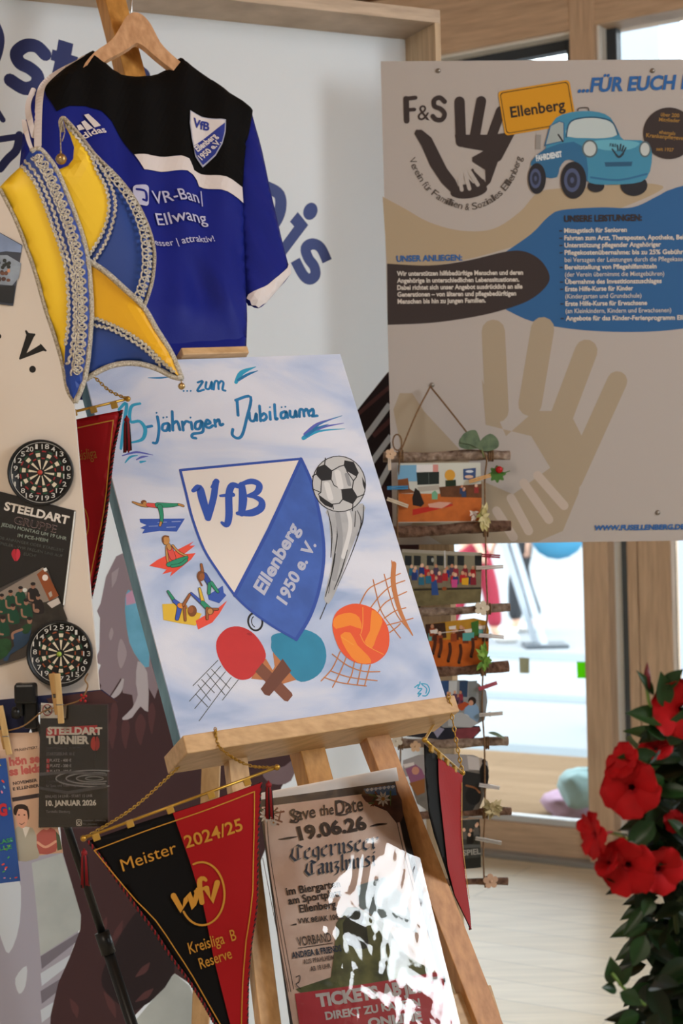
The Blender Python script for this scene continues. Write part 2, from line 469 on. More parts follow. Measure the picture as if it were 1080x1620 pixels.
glazed_door('door_2', s4+.003, WR, s5-s4-.003, .12, zb)
sh = Shape(); wb(sh, WR, WR+.35, 0, 3.75, -.08, .06, PINE); wb(sh, WL-1.9, WL, 0, 3.75, -.08, .06, PINE); structure(sh, 'wall_window')
sh = Shape(); wb(sh, WL, WR, 0.0, 0.02, 0.03, 0.09, M('#8f8f8c', 0.5)); structure(sh, 'trim_9')

# ------------------------------------------------------------------ outside
ye = (8.6)
structure(Shape().box(P0 - NW*.1, D, -NW, Z3, -6, 5, 0, 2.1, -0.16, -0.02, planks('#846f5a', '#7a6652', 0.57, rough=.9, spec=0)), 'ground_deck')
structure(Shape().box(P0 - NW*2.2, D, -NW, Z3, -16, 14, 0.0, 42, -0.2, -0.03, M('#83878a', 0.9, 0.06, 0.4, spec=0)), 'ground_paving')
kb = Shape()
for k, (a, w_) in enumerate(((2.22, .25), (4.1, .3), (6.3, .5))):
    kb.box(P0 - NW*a, D, -NW, Z3, -14, 12, 0, w_, -0.03, -0.026, M('#727a7f', 0.9, spec=0))
structure(kb, 'ground_strip')
bw = Shape(); bwm = M('#e4e4e2', 0.8)
bw.box(P0 - NW*30, D, -NW, Z3, -16, 14, 0, .3, -0.1, 5, bwm)
structure(bw, 'wall_outside')
c0 = SW.shifted(-3.0)
ca, cb = c0.uv(995, 70)[0], c0.uv(1042, 70)[0]
oc = Shape(); oc.box(c0.o, D, Z3, NW, ca-.25, cb, -0.05, 4.6, -.35, 0, M('#8f9cab', 0.7)); tag(oc.build('outdoor_column'), 'grey blue column standing outside the upper right window', 'column')

# ================================================================== WHITE EXHIBITION PARTITION WITH PRINTED MURAL
SP = Surf((0.2, 3.90, 1.45), yaw=25)
SPF = SP.shifted(.15)                                    # front edge of the deep frame
def fabric(h):
    m = bpy.data.materials.new('fabric'); m.use_nodes = True; nt = m.node_tree; b = nt.nodes['Principled BSDF']; b.inputs['Base Color'].default_value = rgb(h); b.inputs['Roughness'].default_value = .8; b.inputs['Specular IOR Level'].default_value = .1
    tr = nt.nodes.new('ShaderNodeBsdfTranslucent'); tr.inputs['Color'].default_value = rgb(h); mx = nt.nodes.new('ShaderNodeMixShader'); mx.inputs[0].default_value = .5
    nt.links.new(b.outputs[0], mx.inputs[1]); nt.links.new(tr.outputs[0], mx.inputs[2]); nt.links.new(mx.outputs[0], nt.nodes['Material Output'].inputs['Surface']); return m
zf = -1.45
pr = SPF.uv(697, 60)[0]; pt = SPF.uv(690, 15)[1]; pt2 = SPF.uv(690, 36)[1]; pl = SPF.uv(-260, 800)[0]
vs_ = [(pl, zf), (pr, zf), (pr, pt), (pl, pt)]
wall_back = add('wall_back', [SP.p(a, b) for a, b in vs_], [(0, 1, 2, 3)], fabric('#e4e9ee'), kind='structure')
fr = Shape(); FRW = wood('#b9a48e', '#c7b39e', 5, (2, 2, 14), .6); FRS = wood('#c2a888', '#cdb595', 5, (14, 14, 1.2), .6)
fr.box(SP.o, SP.U, SP.V, SP.N, pl, pr, pt2, pt, -.02, .15, FRW, .001)
structure(fr, 'frame_edge', wall_back)
fr = Shape(); fr.box(SP.o, SP.U, SP.V, SP.N, pr-.015, pr, zf, pt2, -.02, .15, FRS, .001)
structure(fr, 'frame_edge', wall_back)
NAVY = M('#2a3468', 0.6); NAVY2 = M('#3c4c86', 0.6)
k = Ink(SP); k.tr = T(0, 0, 3.375)
k.stroke([(240,290),(195,248),(135,245),(88,285),(105,335),(160,365),(200,405),(190,455),(130,472),(55,428)], 21, NAVY)
k.stroke([(352,222),(330,345),(318,420),(350,470),(420,480)], 24, NAVY, cap=False)
k.stroke([(275,292),(412,333)], 17, NAVY, cap=False)
k.stroke([(-40,100),(-6,170),(0,230),(-20,310),(-60,360)], 14, NAVY)
k.stroke([(760,370),(785,395),(780,430)], 9, NAVY)
k.stroke([(-10,745),(60,735),(104,728)], 10, NAVY); k.stroke([(104,722),(88,800),(40,850),(0,900)], 13, NAVY)
k.stroke([(-10,600),(15,640)], 9, NAVY)
k.tr = T(200, 100, 3)
k.stroke([(670,590),(725,625),(728,700),(690,770),(620,800)], 19, NAVY2)
k.poly([(812,706),(862,768),(740,930),(700,930),(700,905),(795,775),(775,752)], NAVY2)
k.ell(872, 703, 33, 42, NAVY2, 20)
k.stroke([(952,940),(920,875),(880,858),(850,880),(862,925),(890,965),(895,1005),(868,1025),(838,1005),(800,935)], 17, NAVY2, cap=False)
k.build('mural_lettering', wall_back, kind='structure')

# the printed bird-like figure
k = Ink(SP)
BR, BR2, BR3 = M('#432b2e', 0.7), M('#573638', 0.7), M('#271c20', 0.7)
MA, MA2, MA3 = M('#8f8089', 0.7), M('#a79aa2', 0.7), M('#b9b2b8', 0.7)
GRY = M('#aeb7b8', 0.7, 0.1, 8, h2='#bcc4c3'); LAV = M('#a5a3b2', 0.7); PALE = M('#c9d2dc', 0.7)
k.poly([(-60,1300),(98,1340),(130,1455),(105,1530),(80,1606),(80,1660),(-60,1660)], LAV)
k.poly([(50,1365),(98,1350),(127,1440),(128,1470),(64,1512),(58,1440)], GRY)
k.poly([(-20,1420),(28,1385),(31,1460),(14,1508),(0,1480)], PALE, 3)
k.poly([(24,1548),(42,1528),(40,1560),(30,1572)], PALE, 3)
for y in (1505, 1532, 1560, 1590):
    k.poly([(64,y+8),(128,y-32),(122,y-16),(66,y+28)], M('#77737f', 0.7) if y in (1505, 1560) else M('#c5cfdb', 0.7))
k.poly([(205,1625),(276,1540),(300,1560),(330,1640),(330,1700),(190,1700)], GRY)
body = [(130,1090),(170,1050),(200,900),(330,720),(560,655),(612,590),(700,520),(720,900),(620,1010),(520,1150),(472,1200),(445,1245),(425,1330),(380,1440),(300,1556),(276,1540),(208,1612),(196,1660),(78,1660),(80,1606),(92,1555),(110,1515),(127,1470),(128,1448),(98,1345),(90,1250),(110,1130)]
k.poly(body, BR)
k.poly([(560,655),(615,590),(690,520),(700,760),(640,800),(560,720)], BR3)
for a, b in (((572,700),(616,640)),((585,735),(618,690)),((598,770),(625,720))): k.stroke([a, b], 9, PALE, cap=False)
k.stroke([(566,655),(616,612)], 6, BR2, cap=False); k.stroke([(590,690),(620,662)], 7, BR2, cap=False)
k.tr = T(0, 1040, 2.793)
k.poly([(500,1290),(560,1180),(640,1100),(720,1180),(770,1390),(600,1560),(470,1480),(450,1400)], BR3, 3)
for p, q in (((540,1165),(490,1260)),((660,1350),(600,1410)),((675,1465),(600,1520)),((460,1480),(510,1590)),((430,1230),(470,1150)),((310,1510),(340,1590))): k.stroke([p, ((p[0]+q[0])/2+6, (p[1]+q[1])/2), q], [2, 11, 2], BR2)
k.tr = T(120, 880, 3.375)
for x, y, r in ((265,920,16),(345,900,20),(195,920,16),(405,840,14),(205,830,14)): k.poly([(x,y-60),(x+r*1.4,y-10),(x+r*.6,y+70),(x,y+110),(x-r*1.1,y+60),(x-r*1.4,y-10)], BR2, 3)
k.poly([(160,110),(215,0),(300,-40),(380,200),(400,560),(440,700),(420,760),(380,690),(380,830),(340,800),(315,840),(300,740),(250,730),(240,650),(180,745),(115,755),(135,690),(108,650),(132,580),(100,562),(125,500),(128,330),(112,292),(132,250)], MA)
k.poly([(240,440),(262,480),(270,530),(240,600),(222,540),(226,480)], MA2, 3); k.poly([(190,380),(200,410),(186,450),(176,420)], MA2, 3)
k.poly([(190,90),(230,60),(215,130),(192,170)], MA2)
k.stroke([(250,660),(225,720),(180,765)], [4, 10, 3], MA3)
k.poly([(330,560),(380,620),(385,830),(345,800),(300,860),(258,874),(248,862),(300,810),(330,740),(320,680)], MA3, 2)
k.poly([(268,200),(300,190),(380,400),(390,590),(340,560),(285,460),(264,320),(262,260)], M('#4f9fc4', 0.6, 0.25, 9, h2='#79bfe0'), 2)
k.poly([(266,205),(300,180),(320,250),(268,262)], M('#c89ab8', 0.6))
k.tr = lambda q: q
k.poly([(130,900),(150,880),(185,925),(165,1000),(150,1060),(125,1000)], M('#a9b6c0', 0.7, .1, 10), 0) if False else None
k.poly([(470,1195),(450,1212),(415,1222),(430,1240),(460,1235)], M('#7d6a70', 0.7), 3)
k.build('mural_figure', wall_back, kind='structure')

# ================================================================== THE LARGE INFORMATION SIGN
SS = Surf((0, 3.685, 1.45), yaw=-1.0)
sg = root('information_sign', 'large pale printed information sign with dark hand emblem, screwed up beside the window', 'sign', SS.at(622, 862))
SPAPER = M('#aea8a5', 0.5, spec=0.2)
panel = [(602,97),(1215,93),(1235,853),(622,862)]
card('panel', SS, panel, 0.008, SPAPER, sg)
BEIGE, CHAR, SBLUE = M('#a89880', 0.5, spec=0.2), M('#383030', 0.5, spec=0.2), M('#2f5f92', 0.5, spec=0.2)
SINKB = M('#2d62a2', 0.5, spec=0.2); SWH = M('#d2ccc6', 0.5, spec=0.2)
k = Ink(SS)
S1 = T(600, 80, 2.25); S2 = T(600, 320, 2.25)
# beige, blue and charcoal waves
cs = lambda q: [tuple(v) for v in smooth(q, 5)]
k.poly(cs([(605,311),(640,330),(680,352),(730,365),(780,362),(822,335),(850,305),(885,298),(930,296),(1000,290),(1040,292),(1046,300),(1000,322),(900,360),(812,390),(740,410),(680,420),(612,418)]), BEIGE)
k.poly(cs([(800,398),(840,370),(868,342),(890,332),(950,328),(1000,328),(1040,310),(1060,300),(1100,292),(1222,290)]) + cs([(1226,508),(1100,518),(1040,524),(970,525),(900,520),(840,508),(800,490)]), SBLUE)
k.poly(cs([(612,417),(680,420),(740,412),(800,398),(830,398),(855,412),(869,436),(862,455),(835,476),(790,492),(740,503),(680,511),(613,514)]), CHAR)
# ghost hand
G = M('#a29582', 0.5, spec=0.2)
for a, b, w in (((780,524),(786,650),37),((858,520),(838,640),37),((927,555),(880,680),36),((976,603),(905,760),32)): k.stroke([a, b], w, G)
k.poly([(762,600),(800,690),(845,650),(900,650),(925,700),(915,780),(890,840),(850,857),(700,862),(650,830),(700,780),(800,790),(870,740),(840,690),(768,672)], G)
k.poly([(622,648),(632,622),(652,622),(670,650),(735,720),(760,760),(830,790),(850,850),(700,858),(660,815),(640,740)], G)
for a, b in (((785,808),(812,850)),((808,788),(836,840)),((828,764),(868,822)),((850,752),(892,800))): k.stroke([a, b], 14, M('#b9ada4', 0.5, spec=.2))
k.build('wave_print', sg)
k = Ink(SS, 0.0010)
k.tr = S1
for a, b, w in (((285,182),(290,325),16.5),((362,180),(335,330),16),((432,215),(385,345),15.5),((478,270),(420,380),14)): k.stroke([a, b], w, CHAR)
k.poly([(268,300),(275,335),(300,345),(385,360),(340,380),(330,395),(380,420),(378,470),(358,440),(342,425),(330,420),(322,430),(345,455),(355,478),(340,480),(315,455),(305,440),(300,450),(318,475),(322,498),(305,492),(290,470),(285,455),(280,462),(295,490),(290,505),(270,460),(240,420),(185,310),(150,282),(130,282),(124,296),(150,340),(180,410),(220,470),(260,510),(310,524),(355,510),(395,470),(420,400),(440,340),(470,290),(400,300)], CHAR)
k.poly([(378,470),(400,420),(440,330),(420,330),(330,380),(330,395),(376,425)], CHAR)
k.ell(318, 500, 66, 26, CHAR, -8)
for pts in ([(284,458),(293,496)],[(306,442),(320,492)],[(322,432),(350,478)],[(342,424),(370,452)]): k.stroke(pts, 6, SPAPER)
k.build('hand_emblem', sg)
k = Ink(SS, 0.0010)
k.tr = S1
k.stroke([(95,172),(97,250)], 9, CHAR); k.stroke([(92,172),(128,168)], 6.5, CHAR); k.stroke([(97,212),(124,210)], 6, CHAR)
k.text('&', (136,248), (178,248), CHAR, 0.0, h=54)
k.stroke([(232,182),(215,168),(196,176),(196,198),(218,208),(232,226),(222,246),(202,246),(190,234)], 7.5, CHAR)
# ring of lettering round the emblem
ring = 'Verein für Familien & Soziales Ellenberg'
arc = smooth([(104,386),(122,430),(160,490),(215,535),(270,558),(320,568),(380,552),(435,515),(480,455),(508,380)], 12)
L = [0]
for a, b in zip(arc[:-1], arc[1:]): L.append(L[-1] + (b-a).length)
wd = [0.45 if c in ' ilrfü&t' and c not in 'ü&' else 0.85 for c in ring]; wd = [0.42 if c in 'ilrft' else 0.4 if c == ' ' else 0.95 if c in 'VFSEm' else 0.74 for c in ring]
tot = sum(wd); acc = 0
def along(d):
    for i in range(len(L)-1):
        if L[i+1] >= d: t = (d-L[i]) / (L[i+1]-L[i]); return arc[i].lerp(arc[i+1], t), (arc[i+1]-arc[i]).normalized()
    return arc[-1], (arc[-1]-arc[-2]).normalized()
for c, w_ in zip(ring, wd):
    u = L[-1] / tot
    if c != ' ':
        p, t = along((acc+w_*.06)*u); q = p + t * (w_*.88*u)
        k.text(c, tuple(p), tuple(q), M('#4a4340', 0.5), 0.0, h=24)
    acc += w_
k.tr = lambda q: q
k.text('...FÜR EUCH DA', (913,146), (1118,139), SINKB, 0.035, h=21, shear=0.18)
k.text('UNSER ANLIEGEN:', (627,414), (731,412), SINKB, 0.035, h=9)
k.text('UNSERE LEISTUNGEN:', (892,351), (1015,349), CHAR, 0.04, h=9.5)
for i, t in enumerate(('Wir unterstützen hilfsbedürftige Menschen und deren','Angehörige in unterschiedlichen Lebenssituationen.','Dabei richtet sich unser Angebot ausdrücklich an alle','Generationen – von älteren und pflegebedürftigen','Menschen bis hin zu jungen Familien.')):
    x1 = (827, 821, 826, 816, 768)[i]
    k.text(t, (627.5+i*.3, 436.5+i*11), (x1, 434.5+i*11), SWH, 0.03, h=7)
rows = (('Mittagstisch für Senioren',991,1),('Fahrten zum Arzt, Therapeuten, Apotheke, Behörden',1108,1),('Unterstützung pflegender Angehöriger',1045,1),('Pflegekostenübernahme: bis zu 25% Gebührennachlass',1125,1),('bei Versagen der Leistungen durch die Pflegekasse',1083,0),('Bereitstellung von Pflegehilfsmitteln',1038,1),('(der Verein übernimmt die Mietgebühren)',1050,0),('Übernahme des Investitionszuschlages',1046,1),('Erste Hilfe-Kurse für Kinder',1001,1),('(Kindergarten und Grundschule)',1014,0),('Erste Hilfe-Kurse für Erwachsene',1023,1),('(an Kleinkindern, Kindern und Erwachsenen)',1061,0),('Angebote für das Kinder-Ferienprogramm Ellenberg',1108,1))
for i, (t, x1, b_) in enumerate(rows):
    y = 368.5 + i*11.55
    k.text(t, (892+i*.2, y), (x1, y-1.6), SWH, 0.028 if b_ else 0.004, h=7)
    if b_: k.stroke([(884+i*.2, y-3), (889+i*.2, y-3.1)], 1.8, CHAR, cap=False)
k.text('WWW.FUSELLENBERG.DE', (939,839), (1082,837), SINKB, 0.045, h=7.5, shear=0.12)
k.build('lettering', sg)
# printed town sign
k = Ink(SS, 0.0016); k.tr = S1
YEL = M('#c98f1c', 0.5)
k.stroke([(566,300),(564,352)], 8, M('#8d8a88', 0.5), cap=False)
def rrect(cx, cy, w, h, r, rot, n=5):
    P = []
    for sx, sy, a0 in ((1,-1,-90),(1,1,0),(-1,1,90),(-1,-1,180)):
        for j in range(n+1):
            a = radians(a0 + 90*j/n); P.append((sx*(w/2-r) + r*cos(a), sy*(h/2-r) + r*sin(a)))
    a = radians(rot); return [(cx + x*cos(a) - y*sin(a), cy + x*sin(a) + y*cos(a)) for x, y in P]
k.poly(rrect(561,204,258,160,14,-9.5), YEL); k.poly(rrect(561,204,246,148,12,-9.5), M('#33291c', .5)); k.poly(rrect(561,204,240,142,11,-9.5), YEL)
k.text('Ellenberg', (468,239), (662,210), M('#2b2420', .5), 0.025, h=37)
k.build('town_sign_print', sg)
# printed plain blue car
k = Ink(SS, 0.0020); k.tr = S1
CB, CB2, CB3 = M('#3f86a8', 0.45), M('#2e6690', 0.45), M('#62a8c0', 0.45)
TY, HUB = M('#23242c', 0.5), M('#4a5578', 0.5)
k.ell(770,483,30,22,TY); k.ell(905,480,48,38,TY)
k.poly([(540,395),(590,352),(612,262),(650,228),(720,216),(780,220),(822,240),(850,290),(868,318),(930,320),(965,345),(968,400),(950,455),(900,474),(800,478),(745,470),(735,440),(700,392),(660,390),(640,420),(630,452),(590,450),(575,420),(545,415)], CB, 2)
k.poly([(540,395),(590,350),(690,325),(735,370),(740,470),(712,420),(690,392),(660,392),(640,420),(632,450),(592,452),(575,410),(548,412)], CB2, 2)
k.poly([(588,340),(608,268),(640,252),(656,258),(656,322)], M('#9aa6a8', .4), 1); k.stroke([(588,340),(608,268),(640,252),(656,258),(656,322),(588,338)], 2, CB2, 0)
k.poly([(672,268),(690,248),(750,240),(800,246),(830,262),(846,300),(800,312),(740,312),(664,306)], M('#b5c4c8', .4), 2)
k.stroke([(664,308),(672,266),(694,246),(750,238),(802,244),(832,260),(848,300)], 2.4, M('#24506e', .4), 3)
k.stroke([(705,215),(710,206),(740,204),(744,214)], 1.6, CHAR, 3); k.stroke([(636,300),(652,324)], 2.5, TY)
k.poly([(740,330),(800,318),(870,320),(925,330),(890,352),(800,355)], CB3, 3)
k.ell(748,350,28,32,M('#53646c', .4)); k.ell(748,350,22,26,M('#b9c2c4', .3)); k.ell(944,352,21,29,M('#53646c', .4)); k.ell(944,352,16,23,M('#b9c2c4', .3))
k.poly([(800,398),(900,396),(896,412),(804,414)], M('#2c5878', .4), 0)
k.stroke([(752,452),(850,462),(950,440)], 3, CB2, 3)
for cx, cy, rx, ry in ((560,456,32,55),(690,462,46,66)):
    k.ell(cx, cy, rx, ry, TY); k.ell(cx-5, cy, rx*.62, ry*.64, HUB); k.ell(cx-5, cy, rx*.4, ry*.42, M('#2c3244', .4)); k.ell(cx-5, cy, rx*.15, ry*.16, HUB)
k.text('FAHRDIENST', (558,394), (650,378), M('#cfd8de', .4), 0.05, h=19)
k.text('F&S', (818,342), (842,344), M('#2b4453', .4), 0.03, h=11)
for a, b in (((846,338),(848,356)),((858,335),(855,356)),((868,340),(862,358)),((876,347),(866,366)),((828,352),(846,378))): k.stroke([a, b], 2.6, M('#2b3b48', .4))
k.stroke([(842,372),(852,380),(866,368)], 3.5, M('#2b3b48', .4))
k.build('car_print', sg)
k = Ink(SS, 0.0016); k.tr = S1
k.ell(1030, 295, 92, 92, CHAR, seg=48)
for t, a, b in (('über 200',(1000,234),(1066,238)),('Mitglieder',(994,252),(1068,256)),('ehemals',(994,296),(1052,302)),('Krankenpflegeverein',(948,308),(1112,322)),('seit 1927',(984,356),(1046,360))): k.text(t, a, b, M('#9a7433', .5), 0.02)
k.build('round_badge_print', sg)
for x, y in ((693,112),(1032,112),(1040,811),(683,609)):
    sc_ = Shape(); c = SS.at(x, y); sc_.lathe(c + SS.N*.0005, [(0,.004),(.004,.0035),(.0055,.001),(.0058,0)], M('#8b8680', .35, metal=.8), 14, Matrix((SS.U, SS.V, SS.N)).transposed()); sc_.build('screw', sg, True)
# battens from the partition's post behind the sign
so = Shape()
for y in (130, 790):
    a = SS.at(680, y); b = SS.at(1190, y); so.box(Vector(((a.x+b.x)/2, SS.o.y, a.z)), X3, Z3, -Y3, -(b.x-a.x)/2, (b.x-a.x)/2, -.02, .02, -.033, -.009, PINE, .002)
structure(so, 'trim_11')

# ================================================================== EASEL
CP = Surf((-0.133, 2.784, 1.374), 26.8, -27.5, -2.6)        # plane of the canvas front
U, V, N = CP.U, CP.V, CP.N
EW = wood('#c8a070', '#d2ad80', 6, (14, 14, 2), 0.45); EWH = wood('#c8a274', '#d2ae82', 6, (2, 14, 14), 0.45); EWD = wood('#a8713c', '#b9824a', 6, (14, 14, 2), 0.45)
cl, cr_ = CP.uv(286,1168), CP.uv(706,1107); ctl, ctr = CP.uv(129,574), CP.uv(538,560)
vb = (cl[1] + cr_[1]) / 2; vt = (ctl[1] + ctr[1]) / 2
ez = root('easel', 'pale wooden easel holding the painted jubilee canvas', 'easel', Vector((CP.o.x + .1, 2.3, 0)))
def floor_v(n): return -(CP.o.z + N.z * n) / V.z
def leg(xa, ya, xb, yb, n, w, d, name='leg', m=EW):
    a = CP.shifted(n); ua, ub = a.uv(xa, ya), a.uv(xb, yb); fv = floor_v(n)
    t = (fv - ua[1]) / (ub[1] - ua[1]); uf = (ua[0] + (ub[0]-ua[0])*t, fv)
    up = (vt + .02 - ua[1]) / (ub[1] - ua[1]); ut = (ua[0] + (ub[0]-ua[0])*up, vt + .02)
    A, B = a.p(*ut), a.p(*uf)
    Shape().bar(A, B, w, d, N, m).build(name, ez)
leg(372, 1200, 424, 1620, -.055, .034, .024)
leg(604, 1200, 752, 1580, -.055, .045, .03, m=wood('#b77f4e', '#c8935f', 6, (14, 14, 2), 0.45))  # darker, redder copy of the leg wood, with its shade in the colour
# mast rises behind the canvas, past the jersey
m0 = CP.shifted(-.080); ma = m0.uv(490, 1205); mb = m0.uv(170, -20)
mdir = ((mb[0]-ma[0]) / (mb[1]-ma[1]))
mastv0 = vb - .16
Shape().bar(m0.p(ma[0] + mdir*(mastv0-ma[1]), mastv0), m0.p(ma[0] + mdir*(1.5-ma[1]), 1.5), .046, .046, N, wood('#b8813f', '#cc9650', 6, (14, 14, 2), 0.45)).build('mast', ez)
rl0 = m0.p(mb[0]*.5, .2, -.04); rl1 = at_depth(318, 1600, 3.2); d_ = rl1 - rl0; rl1 = rl0 + d_ * (rl0.z / -d_.z) if d_.z < 0 else rl1
Shape().bar(rl0, rl1, .035, .022, (0, -1, .2), EW).build('rear_leg', ez)
# tray that carries the canvas
u0 = CP.uv(283, 1180)[0]; u1 = CP.uv(710, 1120)[0]
Shape().box(CP.o, U, V, N, u0-.002, u1, vb-.034, vb-.004, -.07, .03, EWH, .002).build('tray', ez)
a = CP.shifted(-.045); s0_, s1_ = a.uv(640, 1600), a.uv(788, 1581)
sv = s1_[1]
Shape().box(a.o, U, V, N, a.uv(395, 1610)[0], s1_[0], sv-.026, sv+.026, -.03, -.008, EWH, .002).build('stretcher', ez)
c0_, c1_ = CP.uv(284, 562)[0], CP.uv(389, 560)[0]
Shape().box(CP.o, U, V, N, c0_, c1_, vt+.001, vt+.016, -.05, .014, EWH, .002).build('clamp', ez)
Shape().tube([CP.p((c0_+c1_)/2, vt+.01, -.05), CP.p((c0_+c1_)/2, vt+.01, -.12)], .006, M('#555555', .4, metal=.8)).build('clamp_knob', ez, True)

# ================================================================== PAINTED CANVAS
cv = root('jubilee_canvas', 'pale blue painted canvas with a club crest, sports motifs and jubilee lettering, on the easel', 'painting', CP.p(0, vb))
def canvas_paint():
    m = bpy.data.materials.new('painted_canvas'); m.use_nodes = True; nt = m.node_tree; b = nt.nodes['Principled BSDF']; L = nt.links.new
    tc = nt.nodes.new('ShaderNodeTexCoord'); mp = nt.nodes.new('ShaderNodeMapping')
    mp.inputs['Scale'].default_value = (3.2, 3.2, 9.0); mp.inputs['Rotation'].default_value = (0, .9, 0)
    n = nt.nodes.new('ShaderNodeTexNoise'); n.inputs['Scale'].default_value = 1.0; n.inputs['Detail'].default_value = 4; n.inputs['Distortion'].default_value = .6
    r = nt.nodes.new('ShaderNodeValToRGB'); e = r.color_ramp.elements
    e[0].position = .34; e[0].color = rgb('#98aed6'); e[1].position = .56; e[1].color = rgb('#d3d9ea')
    x = e.new(.45); x.color = rgb('#b9c8e6'); x = e.new(.7); x.color = rgb('#dadfee')
    n2 = nt.nodes.new('ShaderNodeTexNoise'); n2.inputs['Scale'].default_value = 500
    bp = nt.nodes.new('ShaderNodeBump'); bp.inputs['Strength'].default_value = .15; bp.inputs['Distance'].default_value = .002
    L(tc.outputs['Object'], mp.inputs['Vector']); L(mp.outputs['Vector'], n.inputs['Vector']); L(n.outputs['Fac'], r.inputs['Fac'])
    L(r.outputs['Color'], b.inputs['Base Color']); L(tc.outputs['Object'], n2.inputs['Vector']); L(n2.outputs['Fac'], bp.inputs['Height']); L(bp.outputs['Normal'], b.inputs['Normal'])
    b.inputs['Roughness'].default_value = .5
    return m
q = [CP.uv(*p) for p in ((129,574),(538,560),(706,1107),(286,1168))]
Shape().slab(CP, q, -.004, 0, canvas_paint()).build('painted_front', cv)
Shape().slab(CP, [(q[0][0], q[0][1]), (q[1][0], q[1][1]), (q[2][0], q[2][1]), (q[3][0], q[3][1])], -.038, -.0042, M('#4f7f9d', .6, .35, 9, stretch=(2, 2, 1), h2='#7fa9bd')).build('painted_edge', cv)
k = Ink(CP)
PB, PB2, PWH = M('#3f62b4', .5, .12, 25), M('#2f50a8', .5), M('#e3dcd6', .5)
ALU = M('#b9c0d6', .4)
k.tr = T(440, 700, 3.523); kk = k
# paddles, crest
RUB, TEAL, WD, WD2 = M('#c23032', .5, .06, 20), M('#2a86ac', .5, .08, 20), M('#7a4a38', .5), M('#b8764a', .5)
k.tr = T(180, 760, 3.6)
k.ring(805, 805, 40, 50, 3.0, M('#1d1d22', .5), -10); k.ring(808, 805, 24, 32, 1.4, M('#1d1d22', .5), -10, 120, 250)
k.poly([(835,1040),(865,1015),(910,1090),(880,1140),(780,1130)], WD2); k.poly([(905,980),(925,975),(1040,1135),(960,1160),(880,1130),(915,1060)], WD2)
k.poly([(905,880),(1000,860),(1090,850),(1180,900),(1210,1000),(1180,1090),(1110,1140),(1040,1138),(960,1040),(900,970),(897,920)], TEAL, 3)
k.poly([(583,960),(590,900),(640,845),(710,832),(780,860),(835,920),(865,990),(850,1040),(790,1115),(750,1135),(700,1130),(640,1085),(600,1020)], RUB, 3)
k.poly([(1010,1085),(885,1228),(858,1220),(836,1188),(960,1020)], WD, 0); k.poly([(845,1040),(1012,1210),(1018,1225),(990,1260),(970,1255),(805,1090)], WD, 0)
k.poly([(1010,1085),(885,1228),(858,1220),(836,1188),(960,1015)], M('#6b3f30', .5), 0)
k.ell(772, 876, 16, 7, M('#a02228', .5), 15)
NET = M('#4a4d50', .5)
for a, b in (((592,1025),(450,1170)),((608,1058),(430,1258)),((635,1090),(460,1300)),((668,1122),(485,1370)),((708,1136),(618,1252)),((555,1075),(660,1185)),((530,1100),(632,1222)),((500,1135),(572,1210)),((478,1165),(550,1255)),((468,1220),(535,1290))): k.stroke([a, b], 1.1, NET)
k.build('table_tennis_motif', cv); k = Ink(CP, .0005)
CR0 = T(160, 560, 2.7); CR1 = T(440, 700, 3.523)
k.tr = lambda q_: q_
k.poly([(285,744),(476,726),(370,942),(345,905),(322,868),(304,820),(294,780)], PWH)
k.poly([(476,726),(492,762),(508,830),(512,880),(505,930),(490,975),(468,1012),(430,990),(395,965),(371,942),(425,838)], PB)
k.stroke([(285,744),(380,735),(476,726)], 4, PB2, 0); k.stroke([(285,744),(294,780),(304,820),(322,868),(345,905),(371,942)], 4, PB2)
k.stroke([(476,726),(494,768),(508,830),(512,880),(505,930),(490,975),(468,1012)], 5, PB2); k.stroke([(468,1012),(430,990),(395,965),(371,942)], 4, PB2); k.stroke([(371,942),(425,838),(476,726)], 5, PB2, 0)
k.build('crest_motif', cv); k = Ink(CP, .0008)
# hand-lettered VfB
k.tr = CR0; BL = M('#3156b4', .5)
k.stroke([(392,585),(418,572),(432,620),(455,700)], [6, 11, 13, 10], BL); k.stroke([(455,702),(478,620),(488,552)], [10, 10, 10], BL); k.stroke([(470,570),(492,545)], [3, 9], BL)
k.stroke([(590,568),(560,562),(545,600),(545,690),(535,730),(515,722)], [7, 10, 11, 11, 9, 5], BL); k.stroke([(508,607),(562,602)], [4, 7], BL)
k.stroke([(600,560),(605,620),(598,682)], [10, 13, 10], BL, 3); k.stroke([(582,682),(640,680),(680,660),(684,630),(655,612),(625,608)], [6, 11, 11, 10, 7, 4], BL); k.stroke([(590,560),(640,545),(674,560),(664,592),(625,606)], [5, 9, 10, 9, 4], BL)
k.build('crest_initials', cv); k = Ink(CP, .0008)
# silver lettering on the blue half: rows run up to the right
k.tr = lambda q_: q_
SIL = M('#b4bcd4', .35, spec=.6)
k.text('Ellenberg', (417,942), (474,836), SIL, .035, h=19, shear=.12)
k.text('1950 e. V.', (452,958), (500,862), SIL, .035, h=17, shear=.12)
k.build('crest_lettering', cv); k = Ink(CP)
